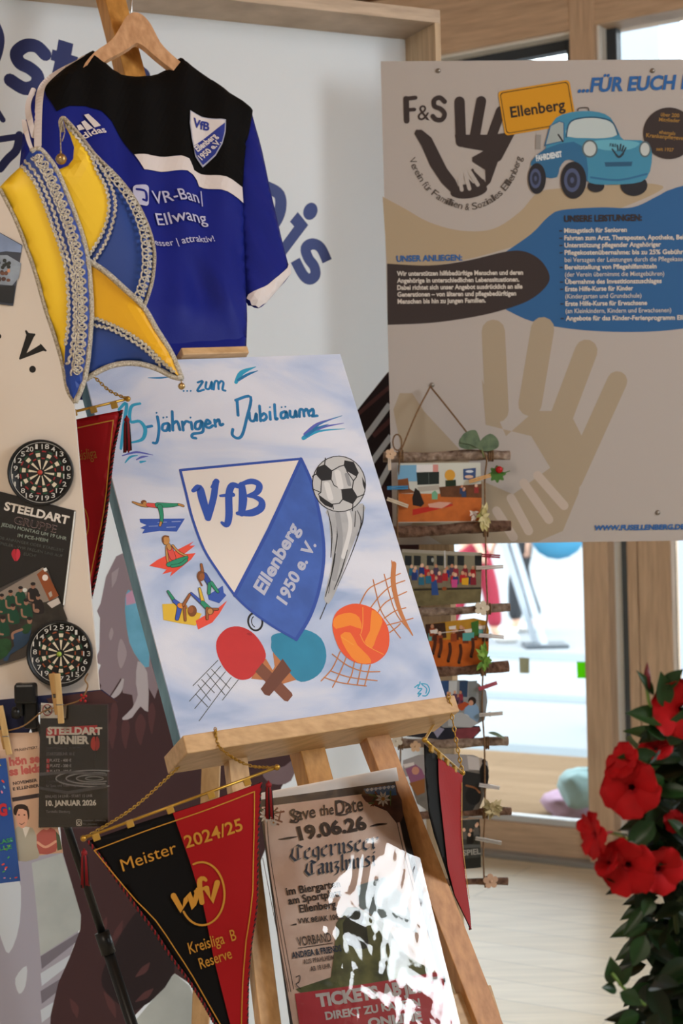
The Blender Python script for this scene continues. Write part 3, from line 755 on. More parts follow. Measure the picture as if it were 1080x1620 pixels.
# jubilee lettering, brush strokes
TQ = M('#2277b0', .45, .2, 30); TQ2 = M('#2f9cc4', .45); VIO = M('#5b63b8', .5)
k.tr = CR0
Z = 3.4
k.strokes([[(412,122),(434,117),(410,158),(438,153)], [(449,120),(446,146),(462,148),(472,118),(472,150)], [(480,152),(485,120),(498,118),(501,150)], [(501,128),(512,116),(522,124),(518,152),(530,157)]], Z, TQ)
for x in (352, 367, 382): k.ell(x, 158, 4, 4, TQ)
k.build('jubilee_lettering', cv); k = Ink(CP); k.tr = CR0
k.stroke([(200,102),(250,102),(300,98)], [1, 3, 1], TQ); k.stroke([(575,122),(600,80),(660,55)], [5, 7, 1], TQ2); k.stroke([(585,112),(625,88),(668,72)], [4, 4, 1], TQ)
k.build('brush_flourish', cv); k = Ink(CP); k.tr = CR0
k.stroke([(75,238),(108,212),(96,310),(84,405)], [4, 5, 5, 4], TQ2); k.stroke([(166,212),(128,226),(124,288),(164,288),(188,322),(176,364),(132,378)], [4, 5, 5, 5, 6, 5, 3], TQ2)
k.build('jubilee_number', cv); k = Ink(CP); k.tr = CR0
k.stroke([(195,312),(216,308)], 4.5, TQ)
k.strokes([[(240,268),(247,320),(238,376),(222,380)], [(285,296),(264,302),(262,324),(280,326),(290,298),(292,328)], [(303,246),(306,326)], [(306,300),(324,288),(336,324)], [(346,290),(350,326)], [(350,304),(362,288),(376,292)], [(384,292),(388,322)], [(425,286),(404,294),(402,318),(420,318),(430,288),(436,320),(428,336),(392,342),(388,356),(404,360)], [(446,302),(466,294),(452,282),(444,306),(460,316),(476,306)], [(484,282),(488,310)], [(488,292),(502,280),(508,304),(520,300)]], 4.4, TQ)
for x, y in ((236,252),(265,272),(280,270),(381,272)): k.ell(x, y, 4, 4, TQ)
k.build('jubilee_lettering', cv); k = Ink(CP); k.tr = CR0
k.strokes([[(574,198),(638,184),(620,280),(602,345),(582,360),(560,346),(562,322)], [(580,200),(584,262)]], 4.6, TQ)
k.strokes([[(632,250),(636,282),(654,284),(662,254),(664,284)], [(676,222),(680,286)], [(680,268),(696,254),(706,270),(694,284),(680,280)], [(720,248),(722,280)], [(740,216),(744,276),(752,276)], [(784,246),(768,254),(770,274),(786,270),(790,246),(796,272)], [(806,244),(808,266),(824,268),(830,242),(834,268)], [(846,268),(848,240),(862,240),(866,266)], [(866,246),(878,236),(888,264)], [(888,246),(904,236),(906,258),(898,266),(922,264)]], 4.4, TQ)
for x, y in ((720,228),(770,228),(786,226)): k.ell(x, y, 4, 3.6, TQ)
k.build('jubilee_lettering', cv); k = Ink(CP); k.tr = CR0
for a, m_ in (([(862,360),(930,300),(1028,264)], TQ), ([(870,344),(920,300),(990,276)], VIO), ([(885,340),(950,312),(1035,296)], VIO), ([(862,362),(930,330),(1040,320)], TQ2), ([(875,350),(920,318),(970,300)], TQ)): k.stroke(a, [5, 3.4, .8], m_)
for a, m_ in (([(90,435),(150,420),(220,432)], VIO), ([(102,465),(125,440),(155,434)], TQ2), ([(150,452),(175,440),(200,438)], VIO), ([(168,462),(190,458)], TQ2)): k.stroke(a, [1.5, 3.4, 1][:len(a)] if len(a) > 2 else [4, 1.5], m_)
k.build('brush_flourish', cv); k = Ink(CP); k.tr = CR1
SG = [[(760,1365),(782,1350),(778,1372),(800,1372),(776,1402),(796,1398),(780,1415)], [(790,1335),(786,1352)], [(796,1345),(828,1350),(842,1380),(826,1410),(804,1412)], [(800,1350),(826,1372),(822,1398)]]
k.strokes(SG, 1.8, TQ2)
k.build('signature', cv)

k = Ink(CP, .0004)
INK, GYM, SKIN, SKIN2, HAIR = M('#17181c', .5), M('#2c8f6e', .5), M('#c08a4e', .5), M('#9a5c34', .5), M('#7a4a2a', .5)
MATB, MATR, MATY, SHR = M('#3557b0', .5), M('#e4513f', .5), M('#dcb63c', .5), M('#d9504a', .5)
k.tr = T(180, 760, 3.6)
def rough(x0, y0, x1, y1, sk, n, m):
    """felt-pen mat of slanted marker lines"""
    for i in range(n):
        t = (i+.5)/n; y = y0 + (y1-y0)*t; k.stroke([(x0 + sk*t + random.uniform(-6, 12), y), (x1 + sk*t + random.uniform(-10, 6), y + random.uniform(-3, 3))], (y1-y0)/n/3.6*1.5, m, 0)
k.poly([(146,220),(404,218),(358,292),(260,288),(160,303),(175,280),(148,272),(185,255),(150,240)], MATB); [k.stroke([(a, b), (a+50, b-2)], .8, M('#aebce0', .5)) for a, b in ((250,240),(330,236),(300,268),(200,262))]
k.poly([(202,486),(245,455),(455,348),(430,372),(462,372),(400,420),(465,415),(440,450),(320,548),(330,520),(275,535),(300,508),(205,488)], MATR)
k.poly([(535,655),(620,600),(625,640),(640,655),(600,700),(540,680)], MATB); k.poly([(275,705),(400,700),(430,740),(500,760),(465,828),(380,815),(282,795)], MATY); k.poly([(465,800),(590,730),(645,685),(600,760),(560,810),(480,850)], MATR)
def limb(pts, w, m):
    k.stroke(pts, [a+1.3 for a in w] if isinstance(w, list) else w+1.3, INK); k.stroke(pts, w, m)
limb([(108,124),(150,140),(190,146)], [2, 4, 4], SKIN); limb([(195,140),(250,146)], [6, 7], SHR); limb([(250,142),(320,142),(370,138)], [8, 6, 3], GYM); limb([(370,138),(394,146)], [3, 3], SKIN); limb([(262,150),(272,200),(270,240)], [7, 5, 4], GYM); limb([(268,240),(262,258)], [3, 3], SKIN)
k.ell(170,125,16,12,HAIR); k.ell(176,132,10,9,SKIN)
limb([(300,380),(302,430),(310,478)], [3, 3, 2.5], SKIN); limb([(335,372),(370,410),(415,432)], [3, 3, 2.5], SKIN); limb([(318,390),(335,440)], [9, 9], SHR); limb([(310,482),(370,458),(415,440)], [6, 7, 4], GYM); limb([(330,490),(380,480),(412,455)], [4, 4, 4], GYM)
limb([(310,370),(316,388)], [6, 6], SKIN); k.ell(296,342,21,28,INK); k.ell(297,342,19,26,SKIN); k.stroke([(280,352),(278,330),(290,318),(310,322)], 2.5, HAIR)
limb([(497,480),(505,525)], [3, 4], SKIN2); limb([(515,540),(545,590)], [8, 8], M('#2f4a9c', .5)); limb([(545,590),(540,645)], [5, 4], GYM); limb([(555,585),(590,635)], [5, 4], GYM); k.ell(494,546,22,30,HAIR); k.ell(500,550,15,20,SKIN2); k.stroke([(480,560),(500,600)], 2.5, HAIR)
limb([(308,634),(345,690)], [3, 5], GYM); limb([(345,690),(372,720),(358,790)], [6, 7, 5], M('#3a58b8', .5)); limb([(375,715),(400,720)], [8, 8], M('#d98a3c', .5)); limb([(400,720),(405,798)], [4, 3], SKIN2); limb([(395,712),(432,650)], [4, 3], SKIN2); k.ell(445,745,26,32,HAIR); k.ell(436,738,16,20,SKIN2)
limb([(440,645),(500,700)], [3, 5], M('#3a58b8', .5)); limb([(487,618),(505,690)], [3, 5], MATY); limb([(505,700),(540,735)], [7, 8], GYM); limb([(530,730),(530,790)], [4, 3], SKIN2); limb([(550,735),(590,735)], [3, 3], SKIN2); k.ell(548,746,20,22,HAIR); k.ell(547,748,14,16,SKIN)
k.build('gymnast_figures', cv)

k = Ink(CP, .0004); k.tr = CR1
LG, MG, DKG = M('#bdbfc2', .5), M('#8f9297', .5), M('#1f2024', .5)
k.poly([(272,370),(470,340),(474,400),(455,470),(420,560),(370,690),(325,820),(280,900),(255,870),(275,780),(300,660),(290,520),(282,420)], M('#aeb1b6', .5, .12, 40), 2)
for a in ([(275,380),(298,500),(292,640)],[(322,400),(328,520),(300,700),(280,840)],[(430,385),(425,470)],[(440,380),(460,460),(400,640),(330,800),(300,890)],[(474,350),(470,440),(440,520)],[(318,620),(300,720),(262,860)],[(270,895),(232,985)],[(385,600),(350,720),(310,820)]): k.stroke(a, [1.0, 1.8, 1.0, .8][:len(a)] if len(a) != 2 else 1.3, DKG)
k.stroke([(330,400),(345,560),(310,760)], 8, M('#9a9da2', .5)); k.stroke([(390,390),(400,480),(360,640)], 6, M('#d5d7da', .5))
k.ell(338,232,150,158,DKG,-12); k.ell(338,232,145,153,LG,-12)
for P in ([(215,140),(258,122),(300,158),(296,210),(240,215),(208,178)], [(368,100),(420,110),(448,170),(436,192),(380,160),(364,128)], [(350,262),(412,255),(442,305),(415,345),(356,320)], [(222,290),(260,318),(302,345),(300,366),(260,352),(232,325)], [(466,190),(484,230),(482,270),(470,235)]): k.poly(P, DKG)
for a in ([(300,158),(340,135),(364,128)],[(258,122),(262,88)],[(296,210),(310,240),(350,262)],[(412,255),(418,215),(436,192)],[(240,215),(236,280),(222,290)],[(302,345),(340,340),(356,320)],[(415,345),(412,382)],[(442,305),(478,290)],[(302,345),(306,372)],[(208,178),(190,190)],[(418,215),(380,160)],[(236,280),(190,260)]): k.stroke(a, 1.5, DKG, 0)
k.stroke([(330,170),(345,245)], 10, M('#d6d7d9', .5)); k.stroke([(270,235),(290,310)], 9, M('#d6d7d9', .5)); k.stroke([(380,180),(395,235)], 6, MG)
k.build('football_motif', cv)
k = Ink(CP, .0004); k.tr = CR1
NT, OR1, OR2 = M('#c07a48', .5), M('#e4572e', .5), M('#ee8a2c', .5)
k.stroke([(645,675),(640,780),(665,900),(700,990),(748,1075)], [7, 8, 7, 6, 2], NT)
for a in ([(528,765),(560,900),(590,970),(680,1090)],[(590,735),(620,850),(660,960),(740,1060)],[(632,660),(640,760)],[(455,900),(500,820),(570,780),(680,730)],[(515,920),(570,850),(630,800),(705,770)],[(550,955),(600,890),(715,832)],[(590,980),(650,940),(710,922)],[(600,1020),(680,1000),(750,980)],[(620,1060),(660,1030),(680,1010)]): k.stroke(a, 1.7, NT)
for a in ([(345,1165),(300,1260),(238,1330)],[(382,1190),(340,1290),(302,1365)],[(424,1220),(410,1290),(385,1345)],[(465,1235),(440,1350)],[(512,1240),(480,1358)],[(300,1180),(380,1240),(470,1275),(565,1278)],[(295,1275),(400,1310),(550,1328)],[(255,1310),(350,1340),(490,1358)]): k.stroke(a, 1.7, NT)
k.poly([(300,1020),(325,945),(390,905),(460,902),(540,935),(600,1010),(618,1080),(612,1150),(580,1200),(520,1235),(440,1230),(370,1190),(325,1120)], OR1, 3)
k.poly([(305,1000),(330,965),(400,950),(450,975),(462,1040),(400,1020),(320,1040)], OR2, 2); k.poly([(520,935),(560,960),(580,1000),(545,1090),(520,1150),(480,1110),(510,1050)], OR2, 2); k.poly([(345,1075),(400,1060),(440,1130),(500,1190),(515,1230),(440,1228),(380,1160)], OR2, 2)
for a in ([(455,1070),(490,1130),(585,1182)],[(470,920),(470,1010),(460,1065)],[(350,1085),(420,1130)]): k.stroke(a, 1.1, M('#f0a040', .5))
k.build('volleyball_motif', cv)

# ================================================================== HANGER AND JERSEY
HS = CP.shifted(-.018)
hg = root('clothes_hanger', 'beech wooden clothes hanger hooked on the easel mast, inside the blue black jersey', 'hanger', HS.at(212, 40))
h0 = T(0, 0, 3.375)
ho = [(500,290),(590,225),(640,150),(670,100),(710,76),(755,90),(800,140),(850,235),(900,290),(945,330),(1000,380),(985,430),(900,370),(830,315),(760,255),(722,240),(690,262),(640,292),(560,335),(480,400),(440,370)]
Shape().slab(HS, [tuple(v) for v in smooth([HS.uv(*p) for p in h0(ho)], 3, True)], -.006, .006, wood('#c99a72', '#d5aa84', 6, (14, 14, 2), .4)).build('body', hg)
hk = [HS.at(*h0([(703, 80 - i)])[0]) for i in range(0, 100, 20)]
ctr_ = HS.at(203, -22); hook = [HS.at(208, 24), HS.at(208, -6)] + [ctr_ + (U*cos(a) + V*sin(a))*.019 for a in [radians(-40 + 220*i/10) for i in range(11)]]
Shape().tube(hook, .0016, M('#c9cbcd', .25, metal=1), 8).build('hook', hg, True)

class Cloth:
    """front and back sheet of a hanging textile, both following one outline"""
    def __init__(s, surf, outline_px, bulge, width, fold, sm=3, flat=False):
        s.flat = flat
        s.s = Surf(surf.o); s.s.U, s.s.V, s.s.N = surf.U, surf.V, surf.N
        s.out = resample(smooth([surf.uv(*p) for p in outline_px], sm, True), .008)
        s.b, s.w, s.fold = bulge, width, fold
        s.s.hfun = s.h
    def h(s, u, v):
        if s.flat: return s.fold(u, v)
        d = seg_dist(u, v, s.out) if inside(u, v, s.out) else 0
        t = min(1, d / s.w); return s.b * sqrt(max(0, 1 - (1-t)**2)) + s.fold(u, v) * min(1, d/(s.w*.5) + .15)
    def build(s, name, m, parent, step=.011, back=True):
        vs, fs = fill(s.out, step); n = len(vs); o = len(s.out)
        A = [s.s.p(v[0], v[1]) for v in vs]; F_ = [tuple(f) for f in fs]
        if back:
            for i, v in enumerate(vs):
                if i >= o: A.append(s.s.o + s.s.U*v[0] + s.s.V*v[1] + s.s.N*(s.h(v[0], v[1]) - .0012 if s.flat else s.h(v[0], v[1])*-.55 - .001))
            mp = {i: (i if i < o else n + i - o) for i in range(n)}
            F_ += [tuple(mp[q] for q in reversed(f)) for f in fs]
        return add(name, A, F_, m, None, parent, True)
JS = CP.shifted(-.030)
def jf(u, v):
    a = JS.uv(330, 420); x, y = u - a[0], v - a[1]
    f = .0055*sin(x*46 + y*14 + 1.0) * max(0, min(1, .9 - y*2.2)) + .004*sin(x*75 - y*20)
    d = (x + .02 + y*.22); f += .010*math.exp(-(d/.018)**2) * max(0, min(1, (.16 - y)*5))
    d2 = (x + .15 + y*.1); f += .008*math.exp(-(d2/.03)**2)
    return f
js = root('football_jersey', 'blue and black short-sleeved football jersey with white stripes on the wooden hanger', 'jersey', JS.at(230, 600))
JBLUE = M('#14217e', .6, spec=.2, bump=.05, scale=400); JBLK = M('#08090b', .7, spec=.12); JWH = M('#d9d2d2', .6)
sr = Cloth(JS.shifted(-.004), [(393,172),(404,200),(415,240),(425,290),(437,340),(447,385),(455,415),(459,434),(440,457),(420,480),(408,488),(397,484),(388,474),(383,400),(376,300),(380,220)], .012, .03, lambda u, v: .003*sin(u*90+v*30), 2)
sr.build('sleeve', JBLUE, js)
k = Ink(sr.s, .0032)
k.poly([(390,470),(402,466),(420,456),(436,444),(452,428),(456,414),(459.5,434),(440,457.5),(420,480.5),(408,488.5),(397,484.5),(388.5,474.5)], JWH); k.build('cuff', js)
sl = Cloth(JS.shifted(-.004), [(70,138),(48,160),(40,195),(33,240),(30,300),(40,345),(70,352),(84,300),(86,240),(84,190)], .012, .03, lambda u, v: .003*sin(u*90+v*30), 2)
sl.build('sleeve', JBLUE, js)
k = Ink(sl.s, .0012); k.tr = T(0, 0, 3.375)
k.stroke([(178,480),(152,545),(146,600),(158,680),(174,745)], 7, JWH); k.stroke([(126,648),(132,690),(148,770),(164,820)], 6, JWH); k.build('sleeve_stripe', js)
bo = [(146,82),(160,98),(178,113),(196,121),(215,124),(238,122),(254,116),(268,107),(277,97),(284,94),(300,106),(330,127),(362,150),(399,177),(389,230),(384,290),(386,350),(388,420),(390,480),(393,560),(393,612),(215,622),(70,612),(62,480),(58,350),(50,250),(51,200),(53,170),(62,146),(85,124),(110,104)]
jb = Cloth(JS, bo, .022, .05, jf, 2)
jh = jb.h
def tucked(u, v):
    """the hem lies flat between the canvas and the mast"""
    t = max(0, min(1, (v - (vt + .012)) / .11)); t = t*t*(3 - 2*t); return jh(u, v)*t - .014*(1 - t)
jb.h = tucked; jb.s.hfun = tucked
jb.build('body', JBLUE, js)
jz = T(0, 0, 3.375); je = T(200, 100, 3)
k = Ink(jb.s, .0012, .0003)
yoke = [(146,82.5),(160,98.5),(178,113.5),(196,121.5),(215,124.5),(238,122.5),(254,116.5),(268,107.5),(277,97.5),(284,94.5),(300,106.5),(330,127.5),(362,150.5),(398,178),(389,230),(384,280),(381,303),(360,297),(340,292),(318,286),(303,281),(296,268),(288,261),(278,258),(245,260),(206,257),(190,234),(172,205),(154,190),(130,182),(104,184),(84,191),(70,160),(67,142),(85,124.5),(110,104.5)]
k.poly(yoke, JBLK)
k.build('yoke', js)
k = Ink(jb.s, .0022, .0003)
k.poly(je([(20,472),(100,480),(180,478),(240,478),(280,490),(297,520),(305,540),(340,555),(420,575),(540,606),(546,680),(430,640),(350,620),(330,612),(320,585),(300,562),(270,548),(150,551),(65,546)]), JWH)
k.tr = jz; k.stroke([(440,315),(330,380),(260,428),(218,480),(202,560),(196,660),(194,760),(194,800)], [3, 7, 9, 9, 9, 9, 9, 9], JWH)
k.build('stripe', js)
k = Ink(jb.s, .0042, .0007); k.tr = je
LB = M('#2b3c92', .5)
k.poly([(280,270),(340,291),(400,306),(449,312),(447,370),(431,430),(400,485),(345,528),(308,480),(289,400),(278,330)], M('#a9afc4', .5), 0)
k.poly([(283,275),(340,296),(400,311),(444,317),(442,370),(427,428),(397,481),(345,522),(312,478),(293,400),(282,330)], M('#d8d4d6', .5), 0)
k.poly([(443,330),(441,372),(426,428),(396,480),(345,520),(313,477),(297,436)], LB, 0)
k.text('VfB', (293,345), (372,362), LB, .03, h=44, shear=.1)
k.text('Ellenberg', (318,462), (408,398), M('#d8d4d6', .5), .03, h=26)
k.text('1950 e.V.', (338,500), (424,430), M('#d8d4d6', .5), .03, h=24)
k.build('crest', js)
k = Ink(jb.s, .0040, .0003)
JT = M('#b9bcd8', .5)
k.tr = je
k.text('VR-Ban', (116,697), (330,698), JT, .006, h=58); k.stroke([(338,640),(343,712)], 1.5, JT)
k.build('sponsor_lettering', js); k = Ink(jb.s, .0040, .0003); k.tr = je
k.text('Ellwang', (136,797), (366,798), JT, .006, h=58)
k.build('sponsor_lettering', js); k = Ink(jb.s, .0040, .0003); k.tr = je
k.text('besser | attraktiv!', (98,902), (396,890), JT, .006, h=32)
k.build('sponsor_lettering', js); k = Ink(jb.s, .0040, .0003); k.tr = je
k.poly(rrect(50, 668, 76, 100, 18, 0), JT); k.stroke([(30,640),(70,650),(76,690),(60,690)], 4, JBLUE)
k.build('sponsor_emblem', js); k = Ink(jb.s, .0040, .0003)
k.tr = jz
k.poly([(427,668),(450,662),(514,730),(480,742)], JWH, 0); k.poly([(412,706),(430,698),(472,745),(440,755)], JWH, 0); k.poly([(388,725),(408,718),(430,745),(400,750)], JWH, 0)
k.text('adidas', (400,806), (547,764), JWH, .02, h=34)
k.build('maker_mark', js)

# ================================================================== DISPLAY BOARD AT THE LEFT
SB = Surf((0, 2.45, 1.45))
bd = root('display_board', 'white foam display board at the left edge, pinned with dartboards and a dart poster', 'board', SB.at(60, 1120))
card('panel', SB, [(-170,322),(87,300),(157,1096),(-170,1130)], .010, M('#d6ccc2', .6, .02, 4), bd)
k = Ink(SB); k.tr = T(0, 300, 3.24); BK = M('#1a1817', .6)
k.poly([(133,718),(148,735),(180,738),(182,745),(174,755),(136,838),(205,795),(204,790),(212,793),(240,825),(236,830),(222,826),(102,872),(97,868),(135,745),(128,725)], BK, 0)
k.build('letter', bd); k = Ink(SB); k.tr = T(0, 300, 3.24); k.ell(167, 921, 17, 18, BK); k.build('full_stop', bd)
k = Ink(SB); k.tr = T(0, 300, 3.24); k.ell(-4, 752, 11, 12, BK); k.build('full_stop', bd)

def sheet(name, surf, pts, label, cat, col, h, thick=.0007, group=None):
    r_ = root(name, label, cat, surf.at(*pts[2]), group)
    card('paper', surf, pts, thick, col, r_, h)
    return r_
# small photograph at the top of the board
ph = sheet('photograph', SB, [(-30,384),(0,368),(36,388),(33,405),(21,484),(-30,478)], 'small dark photograph of a lit stage at the left edge, below the cap', 'photograph', M('#3b4250', .35), .002)
k = Ink(SB, .0026)
k.poly([(-30,380),(0,369),(35,389),(34,400),(10,398),(-30,404)], M('#7f93b8', .35, .2, 30)); k.poly([(-30,408),(-5,404),(12,404),(34,417),(30,440),(20,452),(-30,448)], M('#8e9bac', .35, .2, 40))
for i in range(22):
    x, y = random.uniform(-25, 16), random.uniform(424, 455); k.ell(x, y, random.uniform(2, 4), random.uniform(2.5, 5), M(random.choice(('#b0745a', '#c48a6c', '#4a3430', '#6d4a3c')), .35))
for i in range(12): k.ell(random.uniform(-20, 24), random.uniform(412, 424), 3, 3, M('#2c3130', .35))
k.poly([(-30,455),(24,452),(21,480),(-30,474)], M('#23262b', .35)); k.build('print', ph)

# ------------------------------------------------------------------ dartboards
NUMS = (20,1,18,4,13,6,10,15,2,17,3,19,7,16,8,11,14,9,12,5)
def dartboard(cx, cy, r, rot, label, bull, h, reds):
    c = SB.at(cx, cy, h); R = r * SB.scale(cx, cy); A = Matrix((SB.U, SB.V, SB.N)).transposed()
    d = root('dartboard', label, 'dartboard', c, 'small dartboards on the display board')
    s = Shape(); s.lathe(c, [(0,0),(R*.97,0),(R,.003),(R,.009),(R*.985,.011),(R*.94,.0105),(R*.93,.009),(0,.009)], M('#16181a', .45), 48, A); s.build('backing', d, True)
    q = SB.shifted(h + .009); C2 = Vector(q.uv(cx, cy))
    def w(k, a, b, r0, r1, m, n=3):
        a0 = radians(90 + rot - 18*(k_ := 0)); P = []
        for i in range(n+1):
            g = a + (b-a)*i/n; P.append(C2 + Vector((cos(g), sin(g)))*R*r1)
        for i in range(n, -1, -1):
            g = a + (b-a)*i/n; P.append(C2 + Vector((cos(g), sin(g)))*R*r0)
        k.raw([q.p(p.x, p.y, k.h) for p in P], [tuple(range(len(P)))], m)
    k = Ink(q, .0003)
    for i in range(40): w(k, 2*pi*i/40, 2*pi*(i+1)/40, 0, .70, M('#151617', .5), 1)
    k.up(); BKM, CRM = M('#191a1b', .5), M('#d5cdb9', .6); RD, GN = M(reds, .5), M('#1d4f38', .5)
    for i in range(20):
        g = radians(90 + rot - 18*i); a, b = g - radians(8.6), g + radians(8.6); odd = i % 2
        w(k, a + (.05 if odd else 0), b - (.05 if odd else 0), .10, .40, BKM if not odd else CRM); w(k, a + .03, b - .03, .41, .45, RD if not odd else GN)
        w(k, a + (.03 if odd else 0), b - (.03 if odd else 0), .48, .60, BKM if not odd else CRM); w(k, a + .05, b - .05, .62, .67, RD if not odd else GN)
    k.up()
    for rr in (.40, .46, .60, .67):
        for i in range(40): w(k, 2*pi*i/40, 2*pi*(i+1)/40, rr-.006, rr+.006, BKM, 1)
    k.build('playing_face', d)
    k = Ink(q, .0006); WL = M('#c9cbca', .5)
    for i in range(60): w(k, 2*pi*i/60, 2*pi*(i+1)/60, .905, .918, WL, 1)
    k.build('rim_line', d)
    k = Ink(q, .0006)
    for i, nn in enumerate(NUMS):
        g = radians(90 + rot - 18*i); x, y = cx + cos(g)*r*.79, cy - sin(g)*r*.79
        wd_ = 3.2 if nn < 10 else 6; k.text(str(nn), (x - wd_, y + 3.4), (x + wd_ * (1 if nn not in (1,) else .2), y + 3.4), WL, .004, h=7.5)
    k.build('numbers', d)
    s = Shape(); s.lathe(c + q.N*.009, [(R*.075,0),(R*.075,.002),(0,.003)], M(bull, .5), 14, A); s.lathe(c + q.N*.009, [(R*.095,0),(R*.095,.0012),(R*.07,.0012)], M('#1d2a22', .5), 14, A); s.build('bullseye', d, True)
    return d
dartboard(65.5, 747.5, 52, 27, 'small black dartboard with red bullseye, above the dart group poster', '#b5443a', .001, '#8c2228')
# black dart group poster
po = sheet('dart_group_poster', SB, [(-40,768),(2,778),(120,808),(101,957),(96,990),(-60,955)], 'black dart group poster in a clear sleeve, under the upper dartboard', 'poster', M('#1d1c1d', .25, spec=.5), .002, .0012)
k = Ink(SB, .0026); k.tr = T(0, 780, 5.0625)
WT = M('#d8d4cf', .4); GR = M('#7e8a82', .4); GD = M('#4d524f', .4)
k.text('STEELDART', (32,132), (548,250), WT, .035, h=62); k.text('GRUPPE', (112,240), (448,318), M('#a9908f', .4), .012, h=56); k.text('GRUPPE', (114,239), (446,316), M('#1d1c1d', .3), .0, h=53)
k.text('JEDEN MONTAG UM 19 UHR', (10,262), (534,378), GR, .02, h=26); k.text('IM FCE-HEIM', (142,350), (384,394), GR, .02, h=26)
k.text('OB ANFÄNGER ODER ETABLIERT', (-10,366), (512,472), GD, .0, h=22); k.text('SPIELER - WIR FREUEN UNS AUF', (-10,410), (502,516), GD, .0, h=22); k.text('EUCH!', (192,498), (290,512), GD, .0, h=22)
k.build('lettering', po); k = Ink(SB, .0026); k.tr = T(0, 780, 5.0625)
k.poly([(128,545),(108,525),(94,490),(104,458),(128,452)], M('#b02a3a', .4), 2); k.poly([(132,545),(158,520),(166,486),(158,456),(134,452)], M('#c23448', .4), 2)
k.build('dart_flight_emblem', po)
s = Shape(); e0, e1 = SB.at(119,809,.003), SB.at(101,957,.003); s.tube([e0, e1], .0012, M('#dfe6e8', .2)); s.build('sleeve_edge', po)
# group photograph
gp = sheet('photograph', SB, [(-40,965),(-10,935),(68,898),(76,900),(108,985),(70,1005),(40,1040),(-40,1065)], 'group photograph of a team in green shirts, overlapping the black dart group poster', 'photograph', M('#4a4644', .3), .0045)
k = Ink(SB, .0051); k.tr = T(0, 780, 5.0625)
k.poly([(-60,830),(350,592),(385,640),(470,830),(300,900),(-60,960)], M('#8a8078', .35)); k.poly([(300,650),(345,612),(385,640),(475,820),(400,862)], M('#8a4c2c', .4), 1)
k.poly([(400,870),(480,835),(545,1010),(250,1130),(-60,1350),(-60,900)], M('#37332f', .35, .3, 60)); k.poly([(380,880),(470,836),(490,880),(420,920)], M('#c3bcb8', .4))
k.ell(366,676,23,25,M('#e2dcda', .3)); k.poly([(350,605),(375,595),(384,618),(362,630)], M('#dfe4e6', .3)); k.poly([(392,800),(415,782),(425,820),(405,835)], M('#a9a29a', .3))
FS, GT, JN, DK = M('#94705f', .4), M('#1c4635', .4), M('#2e4763', .4), M('#262224', .4)
for x, y, sc_ in ((20,830,1),(90,800,1),(170,770,1),(270,740,1.1),(215,870,1.1),(110,910,1.1),(30,1010,1.1),(310,830,1)):
    col = DK if x in (270, 310) else GT
    k.poly([(x-40*sc_,y+40),(x-18,y+18),(x+18,y+18),(x+40*sc_,y+45),(x+46*sc_,y+130),(x-44*sc_,y+130)], col, 2); k.stroke([(x-36,y+60),(x-30,y+110),(x,y+120)], 3, FS); k.ell(x,y,17*sc_,24*sc_,FS); k.ell(x,y-14,18*sc_,13*sc_,DK)
k.poly([(105,1120),(220,1080),(260,1060),(235,1180),(190,1230),(90,1290),(70,1340),(30,1330),(120,1220)], JN, 2); k.poly([(180,1070),(240,1040),(262,1060),(232,1120),(190,1120)], M('#24472f', .4), 2); k.stroke([(182,1090),(110,1120),(108,1160)], 4, FS); k.ell(243,1018,20,28,FS); k.ell(243,1002,20,14,DK)
k.poly([(-60,1200),(60,1160),(100,1210),(60,1300),(-60,1350)], M('#24492c', .4, .3, 80), 2); k.ell(300,940,22,16,FS); k.ell(205,775,18,16,M('#cfd4d2', .3))
k.build('print', gp)
dartboard(96.5, 1033, 52, -20, 'small black dartboard with yellow-green bullseye, gripped by a wooden peg at its bottom', '#9ab648', .006, '#8f4a2c')

